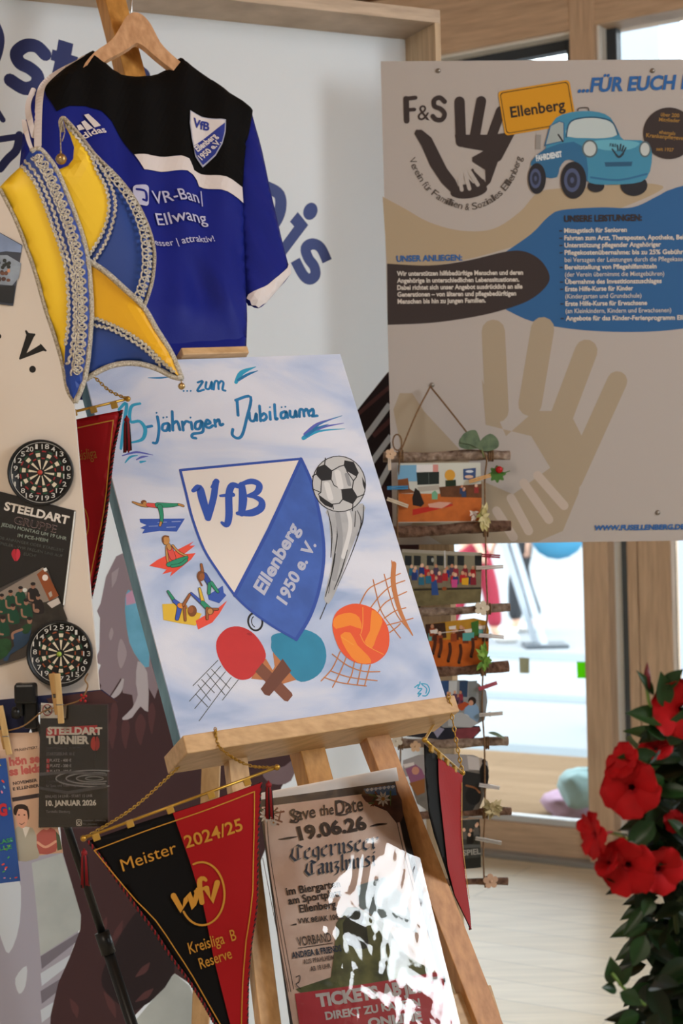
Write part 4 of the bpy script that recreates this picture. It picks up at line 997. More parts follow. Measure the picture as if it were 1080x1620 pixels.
# ------------------------------------------------------------------ line with pegs and flyers below the board
SF = Surf((0, 2.415, 1.45))
tw = Shape(); tp = [SF.at(-60,1172,.004), SF.at(0,1158,.004), SF.at(40,1146,.018), SF.at(70,1124,.012), SF.at(100,1116,.004), SF.at(128,1106,.006), SF.at(140,1085,.008), SF.at(136,1074,.010), SF.at(141,1064,.012)]
tw.tube([Vector(p) for p in smooth([tuple(p) for p in tp], 5)], .0012, M('#8a6b48', .9), 6)
twn = root('twine', 'thin brown twine with a red bead knot strung under the lower dartboard', 'twine', SF.at(140, 1064)); tw.build('cord', twn, True)
s = Shape()
for dx, dy in ((0,0),(-4,4),(4,-3),(-3,-4),(3,5)): s.ball(SF.at(133+dx, 1103+dy, .008), .0022, M('#a81f24', .4), seg=8, rings=5)
s.build('bead', twn, True)
def peg(a, b, surf, label, h=.006, w=.0085, col='#c9a36c', group='natural wooden clothes pegs', small=False, name='clothes_peg', open_=.0):
    """spring clothes peg lying along a..b (pixels): two prongs and a wire spring"""
    A, B = surf.at(*a, h), surf.at(*b, h); X = (B-A).normalized(); Nn = surf.N; Y = Nn.cross(X); L = (B-A).length
    r_ = root(name, label, 'clothes peg', A, group); m = wood(col, col, 8, (10, 10, 2), .6) if col == '#c9a36c' else M(col, .6, .08, 60)
    t = w*.42; off = open_ * L
    for sg_ in (-1, 1):
        s = Shape(); y0 = sg_*t*.62
        ya = y0 + sg_*off; ang = -sg_*off / L
        dX = (X + Y*ang*1.0).normalized(); dY = Nn.cross(dX)
        s.box(A + Y*ya, dX, dY, Nn, 0, L, -t*.5, t*.5, 0, w*.8, m, t*.12)
        s.build('prong', r_)
    if not small:
        s = Shape(); c = A + X*L*.45 + Nn*w*.4
        s.tube([c + Y*(-t*1.5 + t*3*i/24) + (X*cos(i*1.6) + Nn*sin(i*1.6))*w*.28 for i in range(25)], w*.06, M('#8f9092', .3, metal=1), 6); s.build('spring', r_, True)
    return r_
# theatre flyer (beige)
th = sheet('theatre_flyer', SF, [(-30,1172),(60,1158),(99,1350),(-30,1362)], 'beige theatre flyer with pink heading and two drawn people, hung behind the black tournament flyer', 'flyer', M('#c8a892', .55), -.004)
k = Ink(SF, -.0034); k.tr = T(0, 1040, 2.793)
RS = M('#b9605c', .5); DN = M('#3a3236', .5)
k.poly([(0,345),(165,335),(275,870),(270,865),(0,900)], M('#c8a892', .55), 0); k.poly([(-80,338),(165,333),(172,400),(-80,420)], M('#d2b6a2', .55), 0)
k.text('PRÄSENTIERT', (64,418), (166,404), DN, .02, h=11); k.text('hön sei', (40,480), (186,462), RS, .05, h=34); k.text('ss leida', (40,524), (186,506), RS, .05, h=34)
k.text('NOVEMBER', (56,566), (164,550), DN, .04, h=13); k.text('E ELLENBERG', (56,590), (186,572), DN, .04, h=13); k.poly([(50,622),(172,602),(175,620),(54,640)], DN, 0)
FC, SU, DR, HR = M('#d4a08a', .5), M('#a8a69a', .5), M('#a85a54', .5), M('#2e2320', .5)
k.poly([(75,750),(60,790),(60,900),(165,890),(170,840),(150,770),(130,752)], SU, 2); k.poly([(96,750),(110,800),(130,752)], M('#d9d6d0', .5), 0); k.poly([(66,670),(72,730),(94,758),(116,740),(124,690),(118,660),(80,655)], FC, 2); k.poly([(58,690),(62,660),(90,650),(120,660),(128,700),(122,720),(116,680),(80,672),(70,700)], HR, 2)
for x in (82, 106): k.ell(x, 698, 4, 3, HR)
k.stroke([(84,735),(94,740),(106,732)], 1, DN)
k.poly([(165,780),(160,800),(172,870),(245,860),(252,800),(240,762),(200,755)], DR, 2); k.poly([(180,700),(184,750),(205,765),(222,748),(226,700),(205,688)], FC, 2); k.poly([(172,750),(174,690),(205,676),(235,690),(238,745),(226,740),(222,700),(186,702),(182,750)], HR, 2); k.stroke([(165,820),(200,840),(245,815)], 4, FC)
k.poly([(245,770),(262,790),(272,850),(252,856)], M('#4d5a44', .5), 1)
k.build('print', th)
# dark strip behind
db = sheet('dark_blue_banner', SF, [(-40,1112),(160,1092),(186,1112),(60,1128),(40,1168),(-40,1180)], 'dark blue and brown sheet showing just under the display board, behind the pegs', 'sheet', M('#20264a', .6), -.008)
k = Ink(SF, -.0074); k.poly([(72,1106),(158,1093),(186,1112),(80,1124)], M('#4a2e30', .6)); k.build('print', db)
# blue confetti flyer
bf = sheet('confetti_flyer', SF, [(-60,1205),(10,1199),(33,1393),(-60,1404)], 'bright blue flyer with coloured confetti, at the left edge of the picture', 'flyer', M('#27509c', .45), .003)
k = Ink(SF, .0036)
for i in range(70):
    x, y = random.uniform(-55, 30), random.uniform(1205, 1390)
    if x < 8 + (y-1200)*.11: k.stroke([(x, y), (x+random.uniform(-3, 3), y+random.uniform(-3, 3))], random.uniform(1.5, 3), M(random.choice(('#d8c24a', '#d0483a', '#4aa35a', '#7fb2e0', '#d88ab0')), .5), 0)
k.text('UNG', (-28,1292), (13,1288), M('#b92d3a', .5), .06, h=17); k.text('KG', (0,1296), (0.1,1296), M('#b92d3a', .5), .06, h=2) if False else None
k.text('DER', (-22,1213), (3,1210), M('#d8c24a', .5), .05, h=9); k.text('EINLASS', (-18,1338), (22,1330), M('#3f9a62', .5), .03, h=6); k.text('HALLE', (-20,1348), (20,1341), M('#3f9a62', .5), .03, h=6)
k.build('print', bf)
# black tournament flyer
tf = sheet('tournament_flyer', SF, [(64,1115),(170,1115),(171,1307),(61,1309)], 'black dart tournament flyer pegged in a clear sleeve, dated 10 January 2026', 'flyer', M('#161518', .22, spec=.5), .001, .0012)
k = Ink(SF, .0016); k.tr = T(0, 1040, 2.793)
W2, G2, R2 = M('#dcd7cf', .35), M('#77757a', .35), M('#b8323a', .35)
k.poly([(182,200),(296,208),(292,268),(180,268)], W2, 0); k.ring(210,232,20,24,1.6,M('#a84048', .4)); k.stroke([(200,240),(222,218)], 2.5, M('#4a4a50', .4)); k.stroke([(200,218),(222,242)], 2.5, M('#4a4a50', .4)); k.text('VEREIN', (186,262), (234,262), M('#a84048', .4), .03, h=8) if False else None
k.poly([(206,312),(430,298),(432,332),(204,348)], R2, 0)
k.text('STEELDART', (210,338), (452,340), W2, .05, h=30); k.text('TURNIER', (206,380), (394,380), W2, .05, h=32)
k.text('FEUERWEHRHAUS - IN GRUPPEN', (206,405), (368,403), M('#55535a', .35), 0, h=8); k.text('STARTGEBÜHR 10 €', (206,432), (330,432), G2, .01, h=13)
for i, t in enumerate(('1. PLATZ - 400 €', '2. PLATZ - 200 €', '3. PLATZ - 100 €')):
    y = 460 + i*24; k.poly([(206,y-13),(219,y-13),(219,y+6),(206,y+6)], R2, 0); k.text(t, (207,y), (316,y), M('#a5a3a6', .35), .015, h=12)
k.poly([(402,395),(405,360),(420,350),(421,412)], M('#c0392f', .35), 2); k.poly([(440,395),(438,360),(425,350),(423,412)], M('#a52a28', .35), 2); k.stroke([(421,405),(418,525)], 1, M('#3c3a3c', .35))
for rx, ry, w_ in ((40,8,1.6),(80,16,2.2),(125,25,2.6),(170,36,2.6)): [k.ring(418, 534, rx, ry, w_*.8, M('#8f8f93', .35), 0, a_, b_) for a_, b_ in (((0, 360),) if rx < 50 else ((50, 310),) if rx < 100 else ((68, 292),))]
k.poly([(176,508),(300,500),(474,512),(474,524),(300,512),(176,522)], M('#5d5d62', .35), 0); k.poly([(176,570),(300,590),(474,560),(474,575),(300,604),(176,582)], M('#4a4a4e', .35), 0)
k.text('für Speis und Trank ist gesorgt', (204,572), (370,568), G2, 0, h=11); k.text('Einlass 14 Uhr', (206,552), (330,548), M('#4c4b50', .35), 0, h=10)
k.text('EINLASS 14 UHR - START 15 UHR', (202,620), (410,616), M('#8a888c', .35), .01, h=12); k.text('10. JANUAR 2026', (204,654), (426,652), W2, .04, h=22); k.text('Turnhalle Ellenberg', (204,686), (310,686), M('#8a888c', .35), 0, h=11)
for pts in (rrect(350,729,22,26,6,0),): k.stroke(pts + [pts[0]], 1.2, W2, 0)
k.ring(350, 730, 6, 7, 1.1, W2); k.text('steeldart_ellenberg', (368,722), (468,722), G2, 0, h=7); k.text('fce_steeldart', (368,738), (430,738), G2, 0, h=7)
k.build('print', tf)
s = Shape(); s.slab(SF, [SF.uv(*p) for p in ((60,1113),(172,1113),(173,1309),(59,1311))], .0024, .0027, clear_film((.99,.99,.99,1), .08, 1.35)); s.build('sleeve', tf)
# pegs and clip
def big_peg(fa, fb, ba, bb, label, h):
    r_ = root('clothes_peg', label, 'clothes peg', SF.at(*fa, h), 'natural wooden clothes pegs'); m = wood('#c9a872', '#d3b481', 8, (10, 10, 2), .6); m2 = wood('#b08a55', '#bd9863', 8, (10, 10, 2), .6)
    f0, f1, b0, b1 = SF.at(*fa, h+.012), SF.at(*fb, h+.004), SF.at(*ba, h+.002), SF.at(*bb, h-.001)
    s = Shape(); s.bar(f0, f1, .0092, .0048, SF.N, m, .0012); s.build('prong', r_)
    s = Shape(); s.bar(b0, b1, .0092, .0048, SF.N, m2, .0012); s.build('prong', r_)
    s = Shape(); c = f0.lerp(f1, .62) + SF.N*.0028; s.tube([c - SF.U*.0052, c + SF.U*.0052], .0007, M('#8f9092', .3, metal=1), 6)
    c2 = b0.lerp(f1, .45); s.tube([c2 + SF.U*(-.004 + .008*i/24) + (SF.V*cos(i*1.6) + SF.N*sin(i*1.6))*.0028 for i in range(25)], .0006, M('#8f9092', .3, metal=1), 6); s.build('spring', r_, True)
big_peg((96,1062), (101,1141), (85.5,1063), (95,1128), 'wooden clothes peg gripping the lower dartboard and the black tournament flyer', .018)
big_peg((4,1114), (17,1192), (-4,1116), (11,1184), 'wooden clothes peg at the left edge, gripping the beige theatre flyer', .006)
# tripod pole with its clamp
st = root('tripod_stand', 'slim black tripod pole with clamp head, carrying the white display board', 'stand', Vector((at_depth(160,1620,2.5).x + .1, 2.5, 0)))
STB = M('#121416', .35)
pa, pb = at_depth(88, 1252, 2.52), at_depth(212, 1630, 2.5); pd = pb - pa; mid = pa + pd*.62; pe = pa + pd * (pa.z / -pd.z)
s = Shape(); s.tube([pa - pd*.45, mid], .0065, STB, 12); s.build('pole', st, True)
s = Shape(); s.tube([mid - pd*.02, pe], .009, STB, 12); s.build('lower_pole', st, True)
s = Shape(); s.tube([mid - pd*.03, mid + pd*.06], .012, STB, 12); s.build('collar', st, True)
for a in (0, 120, 240):
    s = Shape(); g = radians(a + 40); s.tube([pe + Vector((0,0,.35)) + (pa-pe).normalized()*.02, pe + Vector((cos(g)*.35, sin(g)*.35, -.0 - pe.z + .012))], .008, STB, 8); s.build('leg', st, True)
ch = Shape(); cx = lambda x, y, h=.0: SF.at(x, y, h)
ch.box(SF.at(44,1096,.012), SF.U, SF.V, SF.N, -.016, .016, -.014, .016, -.01, .014, STB, .004); ch.box(SF.at(34,1100,.01), SF.U, SF.V, SF.N, -.006, .004, -.03, .02, -.006, .006, STB, .002)
ch.box(SF.at(50,1128,.004), SF.U, SF.V, SF.N, -.010, .010, -.022, .022, -.008, .008, STB, .003); ch.build('clamp', st)
s = Shape(); s.lathe(SF.at(28,1126,.010), [(0,-.006),(.008,-.006),(.010,0),(.008,.006),(0,.006)], STB, 14, Matrix((SF.N, SF.V, SF.U)).transposed()); s.build('clamp_knob', st, True)
s = Shape(); s.tube([SF.at(50,1134,-.012), SF.at(58,1160,-.02), pa - pd*.44], .005, STB); s.build('clamp_stem', st, True)

# ================================================================== CARNIVAL CAP
SH = Surf((0, 2.36, 1.45), yaw=6)
cp_ = root('carnival_cap', 'yellow and blue carnival cap with silver braid and bells, in front of the jersey', 'cap', SH.at(125, 630))
tc_ = T(0, 160, 3.24)
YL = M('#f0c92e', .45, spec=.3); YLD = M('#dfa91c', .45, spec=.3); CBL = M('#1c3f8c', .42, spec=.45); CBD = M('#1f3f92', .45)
SIL2 = M('#b3a998', .35, .3, 420, metal=.3, h2='#e6e0d2', bump=.6); SILD = M('#9b8f7c', .35, .3, 420, metal=.35, h2='#d8cdb8', bump=.6)
right = tc_([(325,85),(360,120),(420,190),(480,270),(540,330),(610,400),(680,490),(730,580),(770,680),(790,780),(785,880),(770,960),(737,1056),(765,1090),(820,1190),(880,1300),(932,1428),(880,1412),(800,1372),(700,1347),(600,1352),(520,1380),(440,1428),(410,1300),(400,1000),(370,700),(300,480),(270,375),(290,357),(350,332),(375,300),(380,240),(360,180),(335,130)])
rb = Cloth(SH, right, .010, .03, lambda u, v: .004*sin(u*30+v*12), 1)
rb.build('right_flap', CBL, cp_, .010)
lft = tc_([(150,260),(205,247),(250,295),(290,355),(340,470),(390,600),(430,720),(452,830),(463,950),(469,1060),(466,1150),(456,1280),(441,1390),(420,1470),(386,1550),(345,1482),(320,1350),(280,1210),(230,1060),(180,880),(130,740),(80,610),(40,530),(-2,452),(0,438),(50,385),(110,330)])
lb = Cloth(SH.shifted(.014), lft, .012, .03, lambda u, v: .003*sin(u*40+v*8), 1)
lb.build('left_flap', YL, cp_, .010)
k = Ink(rb.s, .0024, .0003); k.tr = tc_
Bc = [(340,130),(420,220),(470,290),(500,370),(540,440),(560,520),(555,600),(530,680),(490,750),(455,802)]
k.poly([(325,88)] + Bc + [(430,800),(400,700),(300,480),(272,376),(290,358),(350,333),(376,300),(381,240),(361,180),(336,130)], YL, 0)
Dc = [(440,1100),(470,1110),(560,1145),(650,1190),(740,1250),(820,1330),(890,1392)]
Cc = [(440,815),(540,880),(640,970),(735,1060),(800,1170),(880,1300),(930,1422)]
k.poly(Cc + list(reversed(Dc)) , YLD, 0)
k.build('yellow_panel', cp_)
def braid(ink, line, w, amp, per, m, tr=True):
    """ric-rac: a wavy flat braid along the line"""
    L_ = resample([(p.x, p.y) for p in smooth(line, 6)], per/4, False); P = []
    for i, p in enumerate(L_):
        t = (Vector(L_[min(i+1, len(L_)-1)]) - Vector(L_[max(i-1, 0)])).normalized(); P.append(tuple(Vector(p) + Vector((-t.y, t.x)) * amp * sin(i*pi/2)))
    ink.stroke(P, w, m, 2)
def loops(ink, line, r, step, w, m):
    """gimp lace: overlapping loops along the line"""
    L_ = resample([(p.x, p.y) for p in smooth(line, 6)], step/14, False); P = []
    for i, p in enumerate(L_):
        t = (Vector(L_[min(i+1, len(L_)-1)]) - Vector(L_[max(i-1, 0)])).normalized(); n_ = Vector((-t.y, t.x)); g = 2*pi*i/14
        P.append(tuple(Vector(p) + n_*r*cos(g) + t*r*.9*sin(g)))
    ink.stroke(P, w, m, 2)
k = Ink(rb.s, .0042, .0003); k.tr = tc_
braid(k, Bc, 3.6, 5, 26, SIL2); braid(k, [(468,278),(510,330),(560,420),(588,500),(592,570),(572,660),(540,740),(480,832)], 3.6, 5, 26, SIL2)
braid(k, Dc, 4, 5, 26, SIL2); braid(k, [(470,1150),(560,1170),(640,1210),(720,1260),(780,1310),(822,1358)], 3.6, 5, 26, SIL2)
loops(k, [(535,345),(590,405),(650,480),(700,570),(735,670),(750,780),(748,880),(725,970),(700,1030)], 20, 36, 2.6, SIL2)
loops(k, [(560,350),(605,405),(665,480),(716,570),(752,670),(768,780),(764,880),(742,970),(715,1040)], 10, 26, 2.0, SIL2)
k.build('ric_rac_braid', cp_)
k = Ink(lb.s, .0018, .0003); k.tr = tc_
Ac = [(112,335),(180,420),(230,530),(270,640),(310,750),(340,860),(350,960),(355,1060),(350,1170),(336,1250)]
k.poly(Ac + [(330,1380),(346,1480),(386,1546),(419,1468),(440,1388),(455,1280),(465,1150),(468,1060),(462,950),(451,830),(429,720),(389,600),(339,470),(289,356),(249,297),(204,249),(151,262)], CBD, 0)
k.build('blue_band', cp_)
k = Ink(lb.s, .0030, .0003); k.tr = tc_
braid(k, Ac, 4.4, 5, 30, SIL2); braid(k, [(130,310),(200,398),(240,480),(280,580),(310,680),(345,790),(370,890),(380,990),(385,1090),(380,1190),(365,1300),(348,1350)], 4, 5, 36, SIL2)
loops(k, [(185,285),(240,360),(285,460),(330,570),(370,690),(398,800),(412,920),(420,1040),(418,1160),(408,1290),(392,1400)], 27, 44, 3.0, SIL2)
loops(k, [(185,285),(240,360),(285,460),(330,570),(370,690),(398,800),(412,920),(420,1040),(418,1160),(408,1290),(392,1400)], 16, 24, 2.0, SIL2)
k.build('silver_lace', cp_)
def cordline(surf, line, r, m, name, h=.002):
    P = [surf.at(p.x, p.y, h) for p in smooth(tc_(line), 5)]
    s = Shape(); s.tube([Vector(p) for p in P], r, m, 8); s.build(name, cp_, True)
cordline(lb.s, [(160,262),(203,249),(249,297),(289,356),(339,470),(389,600),(429,720),(451,830),(462,950),(468,1060),(465,1150),(455,1280),(440,1388),(419,1468),(386,1546)], .0042, SIL2, 'edge_cord')
cordline(lb.s, [(386,1546),(346,1480),(321,1350),(281,1210),(231,1060),(181,880),(131,740),(81,610),(41,530),(0,452)], .0028, SILD, 'edge_cord')
cordline(rb.s, [(318,160),(310,110),(325,88),(360,122),(420,191),(480,271),(540,331),(610,401),(680,491),(730,581),(770,681),(790,780),(785,880),(770,960),(737,1056)], .0030, SILD, 'edge_cord')
cordline(rb.s, Cc, .0042, SIL2, 'edge_cord', .004); cordline(rb.s, [(930,1422),(880,1411),(800,1371),(700,1346),(600,1351),(520,1379),(440,1427)], .0042, SIL2, 'edge_cord', .003)
BELL = M('#b39a6c', .28, metal=.9)
def bell(x, y, r, name='bell'):
    c = rb.s.o + rb.s.U*rb.s.uv(*tc_([(x, y)])[0])[0] + rb.s.V*rb.s.uv(*tc_([(x, y)])[0])[1] + rb.s.N*.012
    s = Shape(); s.ball(c, r, BELL, seg=16, rings=10); s.lathe(c, [(r*1.0,-.0008),(r*1.08,0),(r*1.0,.0008)], BELL, 18); s.tube([c + Vector((0,0,r)), c + Vector((0,0,r*1.5))], r*.2, BELL, 6); s.build(name, cp_, True); return c
c1 = bell(930, 1464, .0052); c2 = bell(316, 306, .0080)
s = Shape(); s.tube([rb.s.at(*tc_([(322,105)])[0], .004), rb.s.at(*tc_([(312,170)])[0], .010), c2], .0009, SILD, 5); s.tube([rb.s.at(*tc_([(322,105)])[0], .003), rb.s.at(*tc_([(335,170)])[0], .012), rb.s.at(*tc_([(322,215)])[0], .012)], .0008, SILD, 5); s.build('bell_string', cp_)

# ================================================================== PENNANTS
GOLD = M('#b08a3a', .35, metal=.75); GOLDT = M('#b5802c', .5); PRED = M('#920a13', .55, spec=.2, bump=.03, scale=300); PBLACK = M('#0c0b0c', .75, spec=.12); CRED = M('#7d0f18', .6); CBK = M('#101012', .6)
def chain(name, pts, parent, r=.0024, m=None):
    L_ = resample([Vector(p) for p in smooth([tuple(p) for p in pts], 8)], r*2.3, False); s = Shape(); m = m or GOLD
    for i in range(len(L_)-1):
        c = (L_[i] + L_[i+1]) / 2; t = (L_[i+1]-L_[i]).normalized(); a = t.cross(Vector((0, 1, .2))).normalized(); b = t.cross(a)
        w = a if i % 2 else b
        s.tube([c + t*cos(g)*r*1.5 + w*sin(g)*r*.9 for g in [2*pi*j/8 for j in range(8)]], r*.36, m, 5, closed=True)
    return s.build(name, parent, True)
def twist(name, pts, parent, r=.0016, pitch=.009):
    L_ = resample([Vector(p) for p in pts], .0016, False); acc = 0; A = [], []
    for i, p in enumerate(L_):
        t = (L_[min(i+1, len(L_)-1)] - L_[max(i-1, 0)]).normalized(); a = t.cross(Vector((0, 1, 0))).normalized(); b = t.cross(a); g = 2*pi*i*.0016/pitch
        for q, ph in ((0, 0), (1, pi)): A[q].append(p + (a*cos(g+ph) + b*sin(g+ph))*r*.75)
    s = Shape(); s.tube(A[0], r, CRED, 5); s.tube(A[1], r, CBK, 5); return s.build(name, parent, True)
def tassel(top, L_, parent, r=.006):
    s = Shape(); n = 16
    for i in range(n):
        g = 2*pi*i/n; o = Vector((cos(g), sin(g), 0))
        s.tube([top, top + o*r*.7 + Vector((0,0,-L_*.25)), top + o*r*(.9+.2*random.random()) + Vector((0,0,-L_*(.95+.1*random.random())))], r*.2, CRED if i % 3 else CBK, 5)
    s.ball(top + Vector((0,0,-L_*.12)), r*.8, CRED, seg=10, rings=6)
    return s.build('tassel', parent, True)
def pennant(name, label, surf, outline, redge, rod, tabs, tassels, gold, tr, fold, red_poly=None, texts=None, bulge=.002, base=None):
    """rod with end knobs, tabs, cloth, cord edging, tassels and print"""
    c = surf.at(*tr([rod[0]])[0]); d = surf.at(*tr([rod[1]])[0])
    r_ = root('pennant', label, 'pennant', (c+d)/2, None)
    s = Shape(); s.tube([c, d], .0022, GOLD, 10); s.build('rod', r_, True)
    for e in (c, d):
        s = Shape(); s.ball(e, .0048, GOLD, seg=12, rings=8); s.build('rod_knob', r_, True)
    cl = Cloth(surf, tr(outline), bulge, .02, fold, 1, True); cl.build('cloth', base or PBLACK, r_, .011)
    if red_poly:
        k = Ink(cl.s, .0022); k.tr = tr; k.poly(red_poly, PRED); k.build('red_field', r_)
    for x, y in tabs:
        s = Shape(); p = surf.at(*tr([(x, y)])[0]); X = (d-c).normalized(); Y = surf.N.cross(X)
        s.box(p, X, Y, surf.N, -.0055, .0055, -.0068, .0040, -.0032, .0036, M('#a47f34', .5), .001); s.build('tab', r_)
    k = Ink(cl.s, .0034); k.tr = tr
    for g in gold: k.stroke(g, 1.7, GOLDT, 2)
    if texts: texts(k)
    k.build('gold_print', r_)
    for e in redge: twist('edge_cord', [cl.s.at(q.x, q.y) for q in smooth(tr(e), 6)], r_)
    for x, y, L_ in tassels: tassel(surf.at(*tr([(x, y)])[0], .004), L_, r_)
    return r_, cl, c, d
# the black and red champion pennant at the bottom
t2 = T(120, 1140, 3.176)
S2P = Surf((-.12, 2.43, 1.1), yaw=14)
lo = [(60,603),(120,680),(180,765),(300,932),(390,1052),(480,1190),(570,1312),(640,1420),(700,1525),(780,1650),(852,1740)]
ro = [(930,312),(915,500),(905,900),(880,1100),(866,1300),(860,1525),(856,1650),(852,1740)]
def tx2(k):
    k.text('Meister', (236,757), (510,664), GOLDT, 0, h=62); k.text('2024/25', (553,640), (838,545), GOLDT, .015, h=62)
    k.ring(632,868,112,158,3.2,GOLDT,0,-112,145); k.stroke([(490,880),(530,950),(552,900),(566,868),(592,938),(600,900),(612,850)], [9,10,8,8,10,8,8], GOLDT, 1); k.stroke([(632,912),(622,840),(622,800),(640,792),(652,800)], [8,8,8,7,5], GOLDT, 2); k.stroke([(600,858),(652,838)], 5, GOLDT); k.stroke([(655,842),(682,905),(708,812)], 9, GOLDT, 1)
    k.text('Kreisliga  B', (572,1172), (806,1098), GOLDT, .005, h=58); k.text('Reserve', (628,1249), (786,1192), GOLDT, .005, h=56)
r2, cl2, ca, cb = pennant('pennant', 'black and red champion pennant with gold lettering 2024/25, hanging below the canvas', S2P, lo[:-1] + list(reversed(ro)), (lo, ro), ((38,592),(1010,235)), ((100,580),(270,513),(472,443),(678,369),(858,303)), ((40,640,.055),(965,300,.055)),
    ([(90,648),(895,355)], [(90,648),(190,770),(300,900),(400,1002),(500,1150),(590,1290),(725,1525),(835,1690)], [(895,355),(885,850),(852,1100),(830,1525),(835,1690)]), t2,
    lambda u, v: .003*sin(u*30 + v*14) + .002*sin(v*36), [(485,462),(700,389),(929,313),(914,500),(904,900),(879,1100),(865,1300),(859,1525),(855,1650),(850,1735),(812,1680),(775,1525),(690,1180),(640,930),(570,700)], tx2)
ta = CP.p(CP.uv(330,1166)[0], vb-.034, .033); tb = CP.p(CP.uv(290,1195)[0], vb-.036, -.03)
chain('chain', [cb, cb.lerp(ta, .5) + Vector((0,0,-.012)), ta, CP.p(CP.uv(330,1166)[0], vb-.002, .033)], r2)
chain('chain', [ca, ca.lerp(tb, .5) + Vector((0,0,-.010)), tb], r2)
# the red pennant between board and canvas
t1 = T(0, 600, 3.1167)
S1P = Surf((-.4, 2.62, 1.45), yaw=4)
ro1 = [(600,153),(575,280),(560,360),(545,480),(525,650),(505,780),(490,880),(465,1000),(440,1112)]; lo1 = [(60,260),(160,480),(260,720),(350,920),(440,1112)]
def tx1(k):
    k.text('Kreisliga', (344,405), (480,388), M('#8d5a1c', .5), .0, h=52); k.stroke([(360,610),(410,630),(436,700),(425,770),(385,810)], 1.6, M('#a5741f', .5))
r1, cl1, c1a, c1b = pennant('pennant', 'red league pennant hanging between the white board and the canvas', S1P, lo1[:-1] + list(reversed(ro1)), (lo1, ro1), ((40,238),(630,97)), ((120,205),(240,180),(362,162),(460,146),(562,124)), ((625,180,.058),),
    ([(100,300),(360,245),(440,228),(560,203)], [(560,203),(545,340),(525,560),(500,720),(470,850),(440,1000)]), t1, lambda u, v: .005*sin(u*45 + v*8), None, tx1, base=PRED)
u_ = S1P.at(*t1([(450,-20)])[0]); chain('chain', [c1b, c1b.lerp(u_, .5) + Vector((0,0,-.006)), u_, S1P.at(*t1([(335,-60)])[0]), c1a], r1)
# the side-on pennant at the right end of the tray
S3P = Surf(at_depth(702, 1198, 2.63), yaw=66)
idt = lambda q: q
t3 = T(600, 1100, 4.05)
lo3 = [(290,310),(292,500),(310,760),(345,900),(410,1090),(470,1280),(578,1500)]; ro3 = [(520,515),(512,640),(518,850),(535,1050),(555,1250),(570,1380),(578,1500)]
r3, cl3, c3a, c3b = pennant('pennant', 'narrow black and red pennant seen side-on, hanging from the right end of the easel tray', S3P, [(290,310)] + lo3[1:-1] + list(reversed(ro3)), (ro3,), ((290,285),(532,497)), ((330,338),(385,385),(430,424),(480,468)), (),
    ([(512,560),(516,700),(522,900),(540,1080),(565,1300)],), t3, lambda u, v: .0015*sin(v*22 + u*30), [(372,395),(520,515),(512,640),(518,850),(535,1050),(555,1250),(570,1380),(578,1500),(470,1280),(425,1100),(392,720),(378,560)], None)
th_ = CP.p(CP.uv(697,1116)[0], vb-.004, .034)
chain('chain', [c3b, c3b.lerp(th_, .5) + Vector((0,0,-.006)), th_], r3, .0032); chain('chain', [c3a, c3a.lerp(CP.p(CP.uv(690,1130)[0], vb-.036, -.02), .6), CP.p(CP.uv(690,1130)[0], vb-.036, -.02)], r3)

# ================================================================== SAVE THE DATE POSTER
PS = CP.shifted(-.012)
pk = T(400, 1180, 2.7)
pq = pk([(20,230),(606,150),(720,560),(880,1250),(170,1330),(60,800)]); pq = pk([(22,232),(606,152),(905,1330),(190,1420)])
dp = root('dance_event_poster', 'brown save the date dance poster in a glossy clear sleeve, leaning on the easel legs', 'poster', PS.at(*pq[2]))
card('paper', PS, pq, .001, M('#2a1f1a', .5), dp, .001)
k = Ink(PS, .0014); k.tr = pk
AGED = M('#ecc0a6', .6, .2, 14, h2='#f6d8c6')
k.poly([(36,262),(598,190),(640,400),(880,1330),(205,1400),(120,900)], AGED, 0)
k.build('aged_ground', dp)
k = Ink(PS, .0017); k.tr = pk
for a in ([(45,300),(60,470),(110,780),(160,1050)],[(58,300),(72,470),(124,780),(172,1040)],[(40,480),(100,790),(150,1050)]): k.stroke(a, 1.1, M('#4f382c', .6))
for a in ([(598,200),(650,430),(720,700)],[(586,205),(636,430),(706,700)]): k.stroke(a, 1.3, M('#3a2820', .6))
k.poly([(470,190),(605,172),(640,300),(610,330),(570,280),(480,240)], M('#5b3a2e', .6, .4, 60), 2); k.poly([(470,185),(604,168),(612,212),(560,215),(480,205)], M('#4a6a94', .6), 0)
for i in range(7): k.poly([(478+i*18,190-i*2.2),(487+i*18,182-i*2.2),(496+i*18,188-i*2.2),(487+i*18,198-i*2.2)], M('#c3ccd8', .6), 0)
def edelweiss(x, y, r):
    for i in range(9):
        g = radians(40*i + 10); k.poly([(x, y),(x+r*.6*cos(g-.28), y+r*.6*sin(g-.28)),(x+r*cos(g), y+r*sin(g)),(x+r*.6*cos(g+.28), y+r*.6*sin(g+.28))], M('#d8cdc0', .6), 0)
    k.ell(x, y, r*.24, r*.24, M('#b0763a', .6))
for x0, y0, s0 in ((530,225,1),(60,290,1)):
    for i in range(10): k.stroke([(x0+random.uniform(-40, 60), y0+random.uniform(-20, 40)), (x0+random.uniform(-50, 70), y0+random.uniform(-30, 50))], [1, 3, ][:2], M(random.choice(('#5d6a3c', '#7a4028', '#3d4a2c')), .6), 0)
edelweiss(553, 228, 34); edelweiss(55, 300, 34); edelweiss(85, 330, 18)
